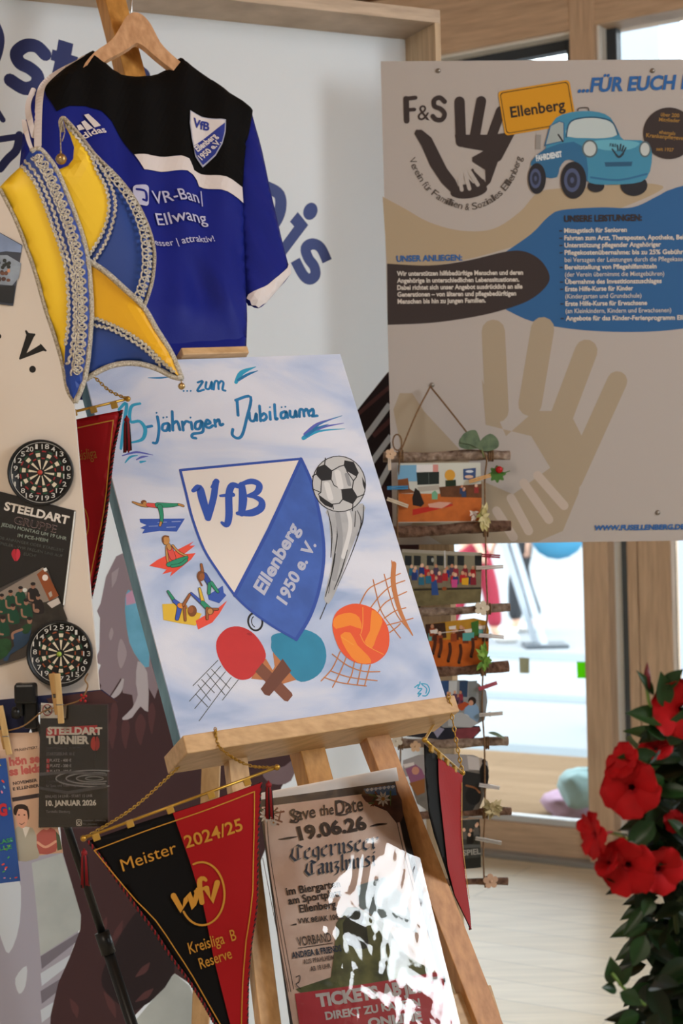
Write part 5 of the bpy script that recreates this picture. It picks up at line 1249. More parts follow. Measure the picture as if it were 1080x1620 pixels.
# landscape and red band
k.poly([(352,760),(400,690),(440,690),(560,760),(660,900),(760,960),(790,1000),(200,1055),(180,1040),(330,990),(345,880)], M('#4c5630', .6, .4, 30, h2='#7f8148'), 1); k.poly([(380,760),(430,700),(470,730),(490,840),(470,870),(400,850)], M('#232a18', .6, .3, 60), 2); k.poly([(440,600),(560,560),(640,640),(700,800),(560,760),(450,690)], M('#8fa0a0', .6, .2, 20), 1)
k.poly([(176,1060),(500,1015),(800,965),(900,1330),(225,1400)], M('#c4202a', .5, .05, 20), 0)
DB, BN = M('#1c3048', .6), M('#32231c', .6)
BLK_ = dict(T=[[(0,5),(10,0),(18,4)],[(4,4),(2,14),(8,20),(16,18)],[(11,3),(12,18)],[(2,10),(0,14)]], e=[[(8,6),(2,9),(2,17),(7,20),(11,17)],[(2,12),(9,9),(8,6)]], g=[[(8,6),(2,9),(2,16),(7,19)],[(8,6),(10,8),(10,24),(4,27),(1,25)],[(7,19),(10,17)]], r=[[(2,6),(4,8),(4,18),(6,20)],[(4,9),(9,6),(11,8)]], n=[[(2,6),(4,8),(4,18),(6,20)],[(4,9),(9,6),(11,9),(11,18),(13,20)]], s=[[(9,7),(5,6),(2,9),(9,15),(8,19),(2,19)]], a=[[(2,8),(7,6),(10,8),(10,18),(12,20)],[(10,11),(3,13),(3,18),(6,20),(10,17)]], z=[[(2,7),(9,7),(4,13),(9,16),(7,23),(2,24)]], l=[[(3,-2),(4,0),(4,18),(6,20)]], m=[[(2,6),(4,8),(4,18),(6,20)],[(4,9),(8,6),(10,9),(10,19)],[(10,9),(14,6),(16,9),(16,18),(18,20)]], u=[[(2,6),(4,8),(4,17),(7,20),(11,17)],[(10,6),(11,8),(11,18),(13,20)]], i=[[(2,6),(4,8),(4,18),(6,20)],[(4,1),(5,2)]])
BW = dict(T=20, e=12, g=13, r=12, n=14, s=12, a=13, z=11, l=7, m=19, u=14, i=7)
def blackletter(t, p0, p1, h, w, m):
    tot_ = sum(BW[c] for c in t); x = 0; ex, ey = (p1[0]-p0[0])/tot_, (p1[1]-p0[1])/tot_; sy = h / 20
    for c in t:
        k.nib([[(p0[0] + (x+a)*ex, p0[1] + (x+a)*ey + (b-20)*sy) for a, b in l_] for l_ in BLK_[c]], w, m); x += BW[c]
blackletter('Tegernseer', (156,498), (532,440), 66, 15, M('#b9aa98', .6)); blackletter('Tanzlmusi', (218,560), (520,515), 62, 15, M('#b9aa98', .6))
blackletter('Tegernseer', (156,496), (532,438), 66, 11, DB); blackletter('Tanzlmusi', (218,558), (520,513), 62, 11, DB)
# running script heading with swash capitals
k.text('Save', (158,328), (266,306), BN, .012, h=50, shear=.2); k.text('the', (283,302), (343,293), BN, .012, h=42, shear=.2); k.text('Date', (352,298), (468,278), BN, .012, h=58, shear=.2)
k.stroke([(205,290),(180,282),(170,296),(190,310),(186,328),(156,326)], 2.4, BN); k.stroke([(352,250),(380,240),(415,262),(400,292),(365,298)], 2, BN)
k.text('19.06.26', (196,404), (486,356), BN, .045, h=52)
k.stroke([(105,402),(150,396),(186,390)], [.8, 3, 1], BN); k.stroke([(498,346),(530,338),(568,334)], [1, 3, .8], BN)
for t, a, b, h_ in (('im Biergarten',(142,640),(372,604),30),('am Sportplatz',(150,680),(378,642),30),('Ellenberg',(198,714),(354,692),30)): k.text(t, a, b, BN, .022, h=h_)
k.text('VVK 8€/AK 10€', (190,762), (366,742), BN, .03, h=20); k.stroke([(158,768),(180,764)], [.6, 2.4], BN); k.stroke([(372,740),(396,736)], [2.4, .6], BN)
k.text('VORBAND', (190,858), (334,836), M('#4a3a34', .6), .012, h=36); k.stroke([(190,866),(336,844)], 1, BN, 0)
k.text('ANDREA & FRIENDS', (164,910), (376,878), DB, .035, h=24); k.text('AUS PFAHLHEIM', (214,934), (344,914), M('#5a4640', .6), .015, h=18); k.text('AB 18 UHR', (244,964), (330,950), M('#5a4640', .6), .015, h=18)
k.stroke([(180,990),(196,984),(194,1010),(180,1020),(200,1040)], 1.3, BN)
WTT = M('#d9cdc8', .5)
k.text('TICKETS', (272,1116), (536,1078), WTT, .055, h=48); k.text('AB JETZT', (552,1075), (800,1040), WTT, .055, h=48); k.text('DIREKT ZU KAUFEN', (308,1172), (712,1112), WTT, .04, h=30)
k.text('ONLINE', (490,1205), (720,1172), WTT, .05, h=34)
k.build('print', dp)
# the clear sleeve, crumpled towards the lower right
def film_h(u, v):
    a = PS.uv(*pk([(700,1000)])[0]); d = sqrt((u-a[0])**2*1.6 + (v-a[1])**2); w_ = max(0, 1 - d/.24)
    return .0036 + (.24 + .26*min(1, w_*2))*(.00034*sin(u*80 + v*40 + 2*sin(v*55)) + .00018*sin(u*190 - v*150 + 2*sin(u*80)) + .00008*sin(u*330 + v*260 + 3*sin(v*90)) + .0) + .0012
fq = [PS.uv(*p) for p in pk([(16,205),(612,92),(915,1335),(184,1425)])]
FS_ = PS.shifted(0); FS_.hfun = film_h
out = resample(fq, .006, True); vs, fs = fill(out, .0055)
SLV = clear_film((.985, .985, .985, 1), .03, 1.62, .0, 22)
add('sleeve', [FS_.p(v[0], v[1]) for v in vs], [tuple(f) for f in fs], SLV, None, dp, True)
card('sleeve_top', PS, pk([(16,205),(612,92),(622,150),(30,236)]), .0004, M('#ece7e3', .3), dp, .0006)

# ================================================================== HANGING PHOTO LADDER OF BRANCHES
SLD = Surf((0, 3.60, 1.45))
ld = root('photo_ladder', 'rope ladder of bark-covered branches hanging from a nail on the information sign', 'wall hanging', SLD.at(700, 1394))
BARK = M('#6b5142', .9, .45, 60, stretch=(1, 1, 1), bump=1.0, h2='#a08e80'); BARK2 = M('#5c3f31', .9, .4, 70, bump=1.0, h2='#7d6252'); CUT = M('#a8835f', .8)
def branch(x0, y0, x1, y1, r, m):
    A, B = SLD.at(x0, y0), SLD.at(x1, y1); rs = r * SLD.scale(x0, y0); n = 16; P, R = [], []
    for i in range(n+1):
        t = i/n; P.append(A.lerp(B, t) + Vector((0, random.uniform(-.001, .001), rs*.12*sin(t*7 + x0) + random.uniform(-.0006, .0006)))); R.append(rs*(1 + .09*sin(t*11 + y0) + random.uniform(-.05, .05)))
    s = Shape(); s.tube(P, R, m, 12); o = s.build('branch', ld, True)
    for e, q in ((P[0], P[1]), (P[-1], P[-2])):
        pass
    s = Shape(); d = (P[-1]-P[-2]).normalized(); s.tube([P[-1] - d*.0002, P[-1] + d*.0008], R[-1]*.86, CUT, 12); s.build('cut_end', o)
for a in ((606,723,806,720,8,BARK),(612,842,808,832,9,BARK2),(604,972,806,961,6.5,BARK),(610,1066,804,1055,8.5,BARK2),(630,1177,803,1173,7.5,BARK),(612,1292,808,1283,6,BARK2),(600,1398,803,1394,5.6,BARK2)): branch(*a)
TWC = M('#74593f', .9, .3, 200)
def rope(pts, r=.0019):
    P = [Vector(p) for p in smooth([tuple(SLD.at(x, y, h)) for x, y, h in pts], 5)]; s = Shape(); s.tube(P, r, TWC, 6); s.build('rope', ld, True)
rope([(683,609,-.06),(660,652,-.03),(636,708,.010),(632,722,.014),(630,760,.004),(628,830,.014),(630,900,.004),(630,965,.014),(628,1060,.014),(631,1120,.004),(633,1175,.014),(632,1240,.006),(632,1290,.012),(630,1395,.010)])
rope([(683,609,-.06),(710,645,-.03),(738,684,.0),(752,705,.012),(768,724,.014),(766,760,.008),(767,838,.014),(768,900,.008),(770,963,.014),(766,1010,.008),(763,1058,.014),(762,1115,.008),(765,1175,.014),(766,1230,.010),(766,1286,.014),(764,1340,.006),(765,1394,.010)])
for x, y, w in ((634,722,9),(776,720,9),(768,838,10),(772,963,8),(764,1058,10),(769,1175,9),(767,1286,8),(770,1395,8),(633,1176,9)):
    s = Shape(); rr = w*1.08*SLD.scale(x, y)
    for j in (-1, 0, 1):
        c = SLD.at(x + j*3, y); s.tube([c + SLD.V*cos(g)*rr + SLD.N*sin(g)*rr for g in [2*pi*i/12 for i in range(12)]], .0017, TWC, 5, closed=True)
    s.build('knot', ld, True)
s = Shape(); s.tube([SLD.at(628,700,.01) + SLD.U*cos(g)*.010 + SLD.V*sin(g)*.018 for g in [2*pi*i/14 for i in range(14)]], .0017, TWC, 5, closed=True); s.build('rope_loop', ld, True)
# photographs clipped to the ropes
def fsheet(label, pts, col, h=.006):
    r_ = root('photograph', label, 'photograph', SLD.at(*pts[2]), 'photographs on the branch ladder')
    Shape().slab(SLD, [SLD.uv(*p) for p in pts], h - .0006, h, col).build('paper', r_); return r_
PH = lambda c, n=0.0: M(c, .35, n, 60)
L1 = T(580, 580, 3.857); L2 = T(600, 840, 4.154); L5 = T(600, 1100, 4.05)
def people(k, n, x0, x1, y0, y1, cols, sz):
    for i in range(n):
        x, y = random.uniform(x0, x1), random.uniform(y0, y1); c = PH(random.choice(cols))
        k.poly([(x-sz*.5, y),(x, y-sz*.3),(x+sz*.5, y),(x+sz*.55, y+sz*1.3),(x-sz*.5, y+sz*1.3)], c, 1); k.ell(x, y-sz*.45, sz*.3, sz*.38, PH(random.choice(('#c89a80', '#b98468', '#d8b29a'))), seg=10)
p1 = fsheet('photograph of a gym hall with an orange floor, top one of the branch ladder', L1([(186,590),(692,585),(700,945),(188,952)]), PH('#c2c6c0'))
k = Ink(SLD, .0064); k.tr = L1
k.poly([(190,775),(700,775),(697,942),(190,948)], PH('#b5622c', .12)); k.poly([(188,602),(304,600),(306,700),(188,700)], PH('#6fa3c8')); k.poly([(302,600),(402,598),(402,642),(302,644)], PH('#d6d6da')); k.poly([(402,598),(434,598),(434,642),(402,642)], PH('#c98a86'))
k.poly([(302,646),(440,642),(440,716),(308,722)], PH('#1f2a2a')); k.stroke([(376,645),(378,720)], .8, PH('#5a6462')); k.ell(506, 662, 32, 34, PH('#c8963a')); k.poly([(478,694),(542,690),(545,760),(480,765)], PH('#1f3022')); k.poly([(586,625),(664,618),(662,690),(588,690)], PH('#38507f')); k.ell(625,640,24,8,PH('#c6d0de')); k.ell(622,672,26,10,PH('#d6b6a0'))
k.poly([(188,690),(250,680),(260,745),(300,770),(190,775)], PH('#7d4a2a')); k.poly([(308,735),(440,722),(445,750),(320,765)], PH('#a8a49c')); k.poly([(440,735),(700,715),(700,800),(450,795)], PH('#5c3a26', .3))
k.poly([(280,870),(520,828),(525,848),(278,908)], PH('#b42a22')); k.poly([(276,800),(295,740),(320,760),(350,835),(330,855),(280,845)], PH('#211a1c'), 1)
k.poly([(395,770),(415,755),(432,775),(430,810),(396,810)], PH('#6fa88a'), 1); k.poly([(372,838),(440,825),(520,830),(455,865),(380,858)], PH('#c89a8a'), 1); k.poly([(500,835),(522,828),(520,842)], PH('#9a5a42'))
people(k, 5, 560, 690, 720, 790, ('#2a3f66','#b8a23c','#6b3a2a','#2c2c30','#8a3030'), 26)
k.build('print', p1)
p2 = fsheet('photograph of a row of children in coloured jackets before a building, second from the top on the branch ladder', L2([(146,118),(672,142),(664,470),(160,500)]), PH('#77705f', .15), .005)
p2['label'] = 'photograph of children in coloured jackets before a building, second on the branch ladder'
k = Ink(SLD, .0054); k.tr = L2
k.poly([(146,118),(672,142),(670,250),(148,245)], PH('#7e7a68')); k.poly([(146,118),(672,142),(672,165),(146,140)], PH('#98948a'))
for x in (165,225,310,375,445,510,625): k.poly([(x,160),(x+46,163),(x+45,228),(x,224)], PH('#20262a'))
k.stroke([(428,130),(430,240)], 2, PH('#b9bcc0')); k.ell(348,190,9,14,PH('#9aa09c')); k.poly([(180,370),(668,370),(664,470),(160,500)], PH('#6a6245', .2)); k.stroke([(230,385),(660,375)], 3, PH('#2a2622'), 0)
JK = ('#a8242c','#2a6a88','#263a78','#b02430','#7a2030','#3c64b0','#c09a2c','#26304c','#8c2c3c','#4a3a56')
people(k, 12, 210, 660, 240, 262, JK, 34); people(k, 12, 200, 665, 275, 310, JK, 36)
k.poly([(340,340),(374,315),(388,420),(342,420)], PH('#2c4c88'), 1); k.ell(372,308,9,12,PH('#c89a80')); k.poly([(540,310),(585,305),(582,355),(540,352)], PH('#d0a028'), 1); k.poly([(470,318),(512,318),(508,370),(474,370)], PH('#c04a8a'), 0); k.ell(425,378,16,12,PH('#8a4a26'))
k.build('print', p2)
p3 = fsheet('photograph of people in white caps on an orange gym floor, third on the branch ladder', L2([(300,612),(620,572),(700,590),(718,650),(716,800),(640,898),(330,905)]), PH('#b0832a', .1), .005)
k = Ink(SLD, .0054); k.tr = L2
k.poly([(300,720),(716,700),(712,800),(640,898),(320,905)], PH('#b45a1e', .15)); k.poly([(300,612),(430,600),(440,700),(300,720)], PH('#3a241c', .3)); people(k, 16, 320, 700, 640, 690, ('#4a2418','#6a2c1a','#2a1a18','#5aa0a0','#8a4020'), 38)
for x, y in ((355,655),(478,630),(582,650),(672,628)): k.poly([(x-24,y-4),(x+24,y-10),(x+22,y+14),(x-20,y+16)], PH('#d8d4d2'), 1)
k.poly([(600,600),(650,585),(650,690),(610,690)], PH('#3c6a2c'), 1); k.poly([(545,670),(620,665),(618,720),(545,720)], PH('#4f9a98'), 1)
for x, y in ((400,760),(460,790),(530,800),(610,760),(360,740)): k.stroke([(x,y-50),(x+4,y),(x-10,y+60)], 5, PH('#4a2416')); k.ell(x-8,y+66,10,7,PH('#17120f'))
k.stroke([(360,672),(600,645)], 1, PH('#d8d4d2'), 0)
k.build('print', p3)
p4 = fsheet('oval photograph of people at a long table, fourth on the branch ladder', L2([(330,985),(560,978),(650,1000),(700,1050),(708,1120),(690,1240),(600,1290),(420,1290),(330,1240)]), PH('#8a8f94', .1), .005)
k = Ink(SLD, .0054); k.tr = L2
for x, c in ((400,'#2c4a7a'),(455,'#b9c0c6'),(525,'#2a4262'),(585,'#7a8286')): k.poly([(x,985),(x+55,982),(x+50,1090),(x,1085)], PH(c))
people(k, 9, 420, 540, 1070, 1110, ('#4a2c4a','#2a2c40','#8a3040','#5a3c58'), 30); k.poly([(440,1120),(520,1110),(500,1180),(450,1170)], PH('#2c2430')); k.poly([(490,1150),(560,1120),(600,1140),(540,1180)], PH('#a84a2a'), 1); k.poly([(560,1160),(630,1130),(655,1190),(640,1260),(560,1270)], PH('#7fa0c4'), 2); k.ell(608,1115,26,28,PH('#241c1c')); k.ell(600,1128,16,18,PH('#c09078')); k.ell(560,1230,32,30,PH('#b9c0c8')); k.poly([(450,1200),(540,1190),(650,1260),(600,1288),(450,1280)], PH('#a9aeb4'), 1)
k.build('print', p4)
p4b = fsheet('dark rounded photograph above the fifth branch of the branch ladder', L5([(120,215),(300,200),(420,190),(640,195),(650,225),(590,285),(480,295),(330,275),(180,262)]), PH('#1e2230', .2), .004)
k = Ink(SLD, .0044); k.tr = L5
k.poly([(330,210),(360,190),(415,215),(370,272)], PH('#8a8aa4'), 1); k.poly([(480,215),(640,200),(645,225),(580,285),(490,292)], PH('#7a3a44', .2), 1)
k.build('print', p4b)
p5 = fsheet('large oval photograph of a workshop scene, below the fifth branch of the branch ladder', L5([(150,415),(250,380),(440,372),(600,380),(690,420),(700,480),(680,620),(640,720),(560,785),(400,800),(240,690)]), PH('#6d6a66', .15), .005)
k = Ink(SLD, .0054); k.tr = L5
k.poly([(150,415),(250,382),(440,374),(600,382),(690,422),(695,470),(560,480),(150,520)], PH('#9a979a')); k.poly([(560,385),(660,400),(660,480),(570,470)], PH('#c3bfc0')); k.poly([(165,470),(230,440),(270,470),(290,520),(250,560),(200,560)], PH('#8a5a7a'), 1); k.ell(230,480,24,26,PH('#c08a78')); k.poly([(150,440),(220,425),(222,445),(160,462)], PH('#d6d0d0'), 0); k.poly([(190,560),(290,530),(290,620),(240,640)], PH('#8a5a34'), 1)
k.poly([(640,470),(660,430),(690,450),(700,520),(690,580),(640,560)], PH('#17171c'), 1); k.ell(668,420,14,16,PH('#2c2220')); k.poly([(530,480),(640,500),(650,640),(580,760),(530,740)], PH('#26292c'), 1); k.ell(600,640,50,60,PH('#14181c')); k.stroke([(555,575),(610,590),(640,620)], 3, PH('#8a5a3a'))
k.build('print', p5)
p6 = fsheet('black and white photograph with pale lettering, lowest on the branch ladder', L5([(440,800),(640,790),(650,1100),(450,1118)]), PH('#3a3c3a', .3), .005)
k = Ink(SLD, .0054); k.tr = L5
people(k, 7, 540, 640, 830, 920, ('#2a2a2a','#4a4a48','#1c1c1c','#5c5a58'), 34); k.text('SPIEL', (535,1024), (648,1012), PH('#9a9a96'), .03, h=34); k.poly([(440,960),(648,950),(648,970),(440,980)], PH('#55595a')); k.poly([(450,1050),(648,1035),(648,1095),(452,1115)], PH('#1f2322'))
k.build('print', p6)
# small pegs on the ladder
sp = [((612,772),(645,771),'#3a84b8','blue mini clothes peg at the left of the gym hall photograph'),((612,789),(645,801),'#cfc2ae','pale mini clothes peg under the blue one, left of the gym hall photograph'),((741,762),(775,752),'#c79a62','natural mini clothes peg at the right of the gym hall photograph'),
 ((761,878),(790,880),'#8e1f34','dark red mini clothes peg right of the children photograph'),((752,898),(795,896),'#b9b0aa','grey mini clothes peg right of the children photograph, under the dark red one'),((757,1004),(796,1007),'#c9c5c6','white mini clothes peg beside the white-caps photograph'),
 ((756,1089),(785,1079),'#a8495a','pink mini clothes peg tilted beside the long-table photograph'),((757,1130),(794,1127),'#b9b4b0','pale mini clothes peg below the pink one, beside the long-table photograph'),((757,1240),(789,1245),'#c2bfc0','white mini clothes peg beside the oval workshop photograph'),((751,1324),(792,1332),'#a59f98','grey mini clothes peg beside the black and white photograph')]
for a, b, c, l_ in sp: peg(a, b, SLD, l_, .009, .0085, c, 'mini pegs on the branch ladder', False, 'clothes_peg')
peg((616,744), (615,718), SLD, 'pale mini clothes peg standing upright at the left end of the top branch', .012, .007, '#d2c3b4', 'mini pegs on the branch ladder')
def wooden_flower(x, y, r, label, col='#c9ac92', rot=0):
    c0 = SLD.at(x, y, .017); w_ = root('wooden_flower', label, 'ornament', c0, 'wooden flowers on the branch ladder'); q = SLD.shifted(.017); C2 = Vector(q.uv(x, y)); R = r*SLD.scale(x, y); m = M(col, .7, .08, 60)
    P = []
    for i in range(50):
        g = 2*pi*i/50; P.append(C2 + Vector((cos(g+rot), sin(g+rot))) * R*(.62 + .38*abs(cos(2.5*g))**.6))
    Shape().slab(q, [tuple(p) for p in P], -.0012, .0012, m).build('petals', w_)
    s = Shape(); s.ball(q.p(C2.x, C2.y, .0012), R*.2, m, seg=10, rings=6); s.build('centre', w_, True)
wooden_flower(618,718,9,'light wooden flower on the left end of the top branch'); wooden_flower(762,962,12,'cream wooden flower at the third branch from the top','#cfc6b4'); wooden_flower(657,1181,9,'tan wooden flower left on the fifth branch','#c9a98a',.3); wooden_flower(627,1172,10,'cream wooden flower beside the tan one on the fifth branch','#cfc8ba',.8); wooden_flower(776,1394,12,'pinkish wooden flower on the lowest branch','#c8a68f',.4)
# greenery
def leaf_shape(s, a, dir_, nrm, L_, w, m, curl=.15):
    X = Vector(dir_).normalized(); Z = (Vector(nrm) - X*Vector(nrm).dot(X)).normalized(); Y = Z.cross(X); vs, fs = [], []; n = 8
    for i in range(n+1):
        t = i/n; ww = w*sin(pi*min(1, t**.85))*.5 * (1 - .25*t); z = -curl*L_*t*t
        for e in (-1, -.5, 0, .5, 1): vs.append(Vector(a) + X*L_*t + Y*ww*e + Z*(z + abs(e)*ww*.35))
    for i in range(n):
        for j in range(4): fs.append((i*5+j, i*5+j+1, (i+1)*5+j+1, (i+1)*5+j))
    return s.raw(vs, fs, m)
EU = M('#4f6350', .6, .15, 60, h2='#66795f'); GRN = M('#3f6b2c', .5, .15, 80); GRL = M('#6f9440', .5, .15, 80)
e_ = root('leaf_sprig', 'sprig of two round grey-green leaves on the right of the top branch', 'leaf', SLD.at(765, 726, .02))
for pts in ([(762,712),(752,700),(737,690),(727,694),(726,706),(738,711),(755,710)], [(762,712),(760,697),(775,686),(787,695),(788,707),(776,713)], [(762,712),(744,703),(728,700),(733,686),(750,680),(757,690)]):
    q = SLD.shifted(.014 + pts[1][0]*.0001 - .07 + (pts[2][0] == 728)*.004); Shape().slab(q, [tuple(v) for v in smooth([q.uv(*p) for p in pts], 3, True)], -.0006, .0006, EU).build('leaf', e_)
s = Shape(); s.tube([SLD.at(764,724,.018), SLD.at(760,708,.02), SLD.at(755,694,.02)], .002, M('#6f7a52', .6), 6); s.build('stem', e_, True)
lb_ = root('leaf_rosette', 'frilled green leaf rosette with a small red ladybird, right of the gym hall photograph', 'ornament', SLD.at(786, 750, .01))
q = SLD.shifted(.010); C2 = Vector(q.uv(786, 750)); R = 14*SLD.scale(786, 750)
Shape().slab(q, [tuple(C2 + Vector((cos(g), sin(g)))*R*(.85 + .15*cos(8*g))) for g in [2*pi*i/64 for i in range(64)]], -.001, .002, GRN).build('leaf', lb_)
s = Shape(); s.ball(q.at(789, 743, .006), .0085, M('#a8141c', .3), rz=.008, seg=12, rings=8); s.build('ladybird', lb_, True)
s = Shape(); s.tube([q.at(786,750), q.at(800,747,.003), q.at(806,745,.004)], .0012, GRN, 6); s.build('stem', lb_, True)
def bunch(name, label, cat, x, y, rx, ry, cols, n, L_):
    o = root(name, label, cat, SLD.at(x, y, .02)); s = Shape()
    for i in range(n):
        a = SLD.at(x + random.uniform(-rx, rx)*.4, y + random.uniform(-ry, ry)*.5, .014 + random.random()*.012); g = random.uniform(0, 2*pi)
        leaf_shape(s, a, SLD.U*cos(g)*rx + SLD.V*sin(g)*ry + SLD.N*random.uniform(0, 6), SLD.N, L_*random.uniform(.7, 1.2), L_*.5, M(random.choice(cols), .6))
    s.build('foliage', o, True); return o
bunch('dried_blossom', 'dried yellowish blossom tied to the second branch', 'flower', 763, 818, 8, 18, ('#b9b07a', '#cfc79a', '#8a8a4a', '#a8a060'), 34, .022)
bunch('white_blossom', 'small white paper blossom at the lower right of the gym hall photograph', 'flower', 747, 814, 5, 8, ('#d8cfc8', '#cabfb8'), 14, .012)
bunch('green_sprig', 'bright green leafy sprig above the fourth branch', 'leaf', 764, 1038, 7, 17, ('#6f9a3c', '#86ad4c', '#557f30'), 30, .022)
bunch('dried_tuft', 'tuft of dried straw-coloured flowers on the sixth branch', 'flower', 778, 1276, 13, 10, ('#b0a27c', '#cbbf98', '#8f845c'), 46, .020)
g_ = root('single_leaf', 'single long grey-green leaf sticking out right above the fifth branch', 'leaf', SLD.at(772, 1158, .02)); s = Shape(); leaf_shape(s, SLD.at(770,1157,.02), SLD.at(800,1164,.02) - SLD.at(770,1157,.02), SLD.N*.5 + SLD.V, .045, .016, EU); s.build('blade', g_, True)

# ================================================================== NOTES ON THE GLASS
def note_paper(c):
    m = bpy.data.materials.new('note_paper'); m.use_nodes = True; nt = m.node_tree; b = nt.nodes['Principled BSDF']; b.inputs['Base Color'].default_value = rgb(c)
    tr = nt.nodes.new('ShaderNodeBsdfTranslucent'); tr.inputs['Color'].default_value = rgb(c); mx = nt.nodes.new('ShaderNodeMixShader'); mx.inputs[0].default_value = .8
    nt.links.new(b.outputs[0], mx.inputs[1]); nt.links.new(tr.outputs[0], mx.inputs[2]); nt.links.new(mx.outputs[0], nt.nodes['Material Output'].inputs['Surface']); return m
for name, pts, c, l_ in (('paper_note', [(821,1040),(837,1041),(837,1065),(822,1065)], '#b8b39c', 'pale beige paper note stuck on the window glass'), ('paper_note', [(912,1047),(929,1047),(929,1073),(913,1073)], '#8fe01e', 'bright green paper note stuck on the window glass')):
    SG_ = SW.shifted(-.011); s = Shape(); s.slab(SG_, [SG_.uv(*p) for p in pts], 0, .0006, note_paper(c)); tag(s.build(name), l_, 'note')

# ================================================================== OUTSIDE: PASSERS-BY AND BITS ON THE DECK
GZ = -0.03
def skin_body(name, pts, edges, radii, m, parent):
    me = bpy.data.meshes.new(name); org = base_of(parent); me.from_pydata([Vector(p) - org for p in pts], edges, []); me.materials.append(m)
    o = bpy.data.objects.new(name, me); COL.objects.link(o); o.parent = parent
    md = o.modifiers.new('skin', 'SKIN'); md.use_smooth_shade = True
    for i, r in enumerate(radii): me.skin_vertices[0].data[i].radius = (r, r)
    me.skin_vertices[0].data[0].use_root = True
    sb = o.modifiers.new('subdivision', 'SUBSURF'); sb.levels = 1; sb.render_levels = 2
    return o
def person(label, X, Y, yaw, top, trousers, hair, stride, bag=None):
    r_ = root('person', label, 'person', (X, Y, GZ), 'passers-by outside the glass door'); A = Matrix.Rotation(yaw, 3, 'Z'); B = Vector((X, Y, GZ))
    q = lambda x, y, z: B + A @ Vector((x, y, z))
    SK = M('#c69b84', .6); st_ = stride
    P = [q(0,0,.93), q(0,0,1.12), q(0,.01,1.32), q(0,.02,1.45), q(0,.02,1.54), q(0,-.01,1.66), q(0,-.01,1.74)]
    E = [(0,1),(1,2),(2,3),(3,4),(4,5),(5,6)]; R = [.135,.12,.135,.075,.05,.095,.08]
    hips = []
    for sg_ in (-1, 1):
        b = len(P); s_ = sg_*st_
        P += [q(sg_*.09,0,.88), q(sg_*.09,-s_*.5-.02,.48), q(sg_*.09,-s_+.05,.09), q(sg_*.10,-s_-.10,.045)]; R += [.09,.062,.042,.035]; E += [(0,b),(b,b+1),(b+1,b+2),(b+2,b+3)]
        b = len(P); P += [q(sg_*.19,.02,1.40), q(sg_*.24,.06+s_*.15,1.14), q(sg_*.24,-.08+s_*.4,.90), q(sg_*.24,-.12+s_*.45,.82)]; R += [.055,.045,.034,.03]; E += [(3,b),(b,b+1),(b+1,b+2),(b+2,b+3)]
        for f_ in range(5):
            c = len(P); off = (f_-2)*.012; P += [q(sg_*.24+off*.3, -.12+s_*.45+off, .76), q(sg_*.23, -.125+s_*.45+off, .735 + abs(f_-2)*.006)]; R += [.009,.007]; E += [(b+3,c),(c,c+1)]
    skin_body('body', P, E, R, SK, r_)
    # clothes
    TP = [q(0,0,.90), q(0,0,1.12), q(0,.01,1.32), q(0,.015,1.43)]; TE = [(0,1),(1,2),(2,3)]; TR = [.155,.14,.155,.085]
    for sg_ in (-1, 1):
        b = len(TP); s_ = sg_*st_; TP += [q(sg_*.19,.02,1.40), q(sg_*.24,.06+s_*.15,1.14), q(sg_*.24,-.07+s_*.38,.92)]; TR += [.068,.06,.048]; TE += [(3,b),(b,b+1),(b+1,b+2)]
    skin_body('top', TP, TE, TR, M(top, .8), r_)
    TP = [q(0,0,.95), q(0,0,.90)]; TE = [(0,1)]; TR = [.15,.15]
    for sg_ in (-1, 1):
        b = len(TP); s_ = sg_*st_; TP += [q(sg_*.09,0,.86), q(sg_*.09,-s_*.5-.02,.48), q(sg_*.09,-s_+.04,.13)]; TR += [.11,.085,.07]; TE += [(1,b),(b,b+1),(b+1,b+2)]
    skin_body('trousers', TP, TE, TR, M(trousers, .8), r_)
    s = Shape(); s.ball(q(0,.02,1.70), .108, M(hair, .8), .118, .115, A); s.build('hair', r_, True)
    s = Shape()
    for sg_ in (-1, 1): s.ball(q(sg_*.033,-.093,1.665), .012, M('#2a2422', .4), seg=8, rings=6)
    s.build('eye', r_, True)
    s = Shape(); s.ball(q(0,-.112,1.635), .014, SK, .02, .022, A, 8, 6); s.build('nose', r_, True)
    s = Shape(); s.ball(q(0,-.098,1.59), .026, M('#a0584e', .5), .01, .007, A, 8, 6); s.build('mouth', r_, True)
    for sg_ in (-1, 1):
        s = Shape(); s_ = sg_*st_; s.ball(q(sg_*.095,-s_-.06,.045), .055, M('#c9c6c2', .6), .13, .05, A); s.build('shoe', r_, True)
    return r_
f1 = at_depth(752, 1008, 14.6); person('person in a yellow top and pink trousers walking outside behind the photo ladder', f1.x, 14.6, radians(60), '#8a6a1c', '#8f2036', '#3a2a22', .20)
f2 = at_depth(826, 990, 15.4); person('person in a blue top and dark trousers walking outside behind the glass', f2.x, 15.4, radians(-70), '#2c6488', '#23282e', '#5a4030', .16)
b2 = root('shoulder_bag', 'light blue shoulder bag carried by the person in dark trousers outside', 'bag', (f2.x+.18, 15.05, .7)); s = Shape(); s.ball((f2.x+.30, 14.95, .93), .26, M('#2f7899', .7), .10, .24); s.build('body', b2, True)
s = Shape(); s.tube([(f2.x+.10,14.97,1.10),(f2.x+.02,15.16,1.40),(f2.x+.14,15.16,1.46),(f2.x+.24,15.12,1.30),(f2.x+.46,14.97,1.10)], .014, M('#3a80a4', .7), 8); s.build('strap', b2, True)
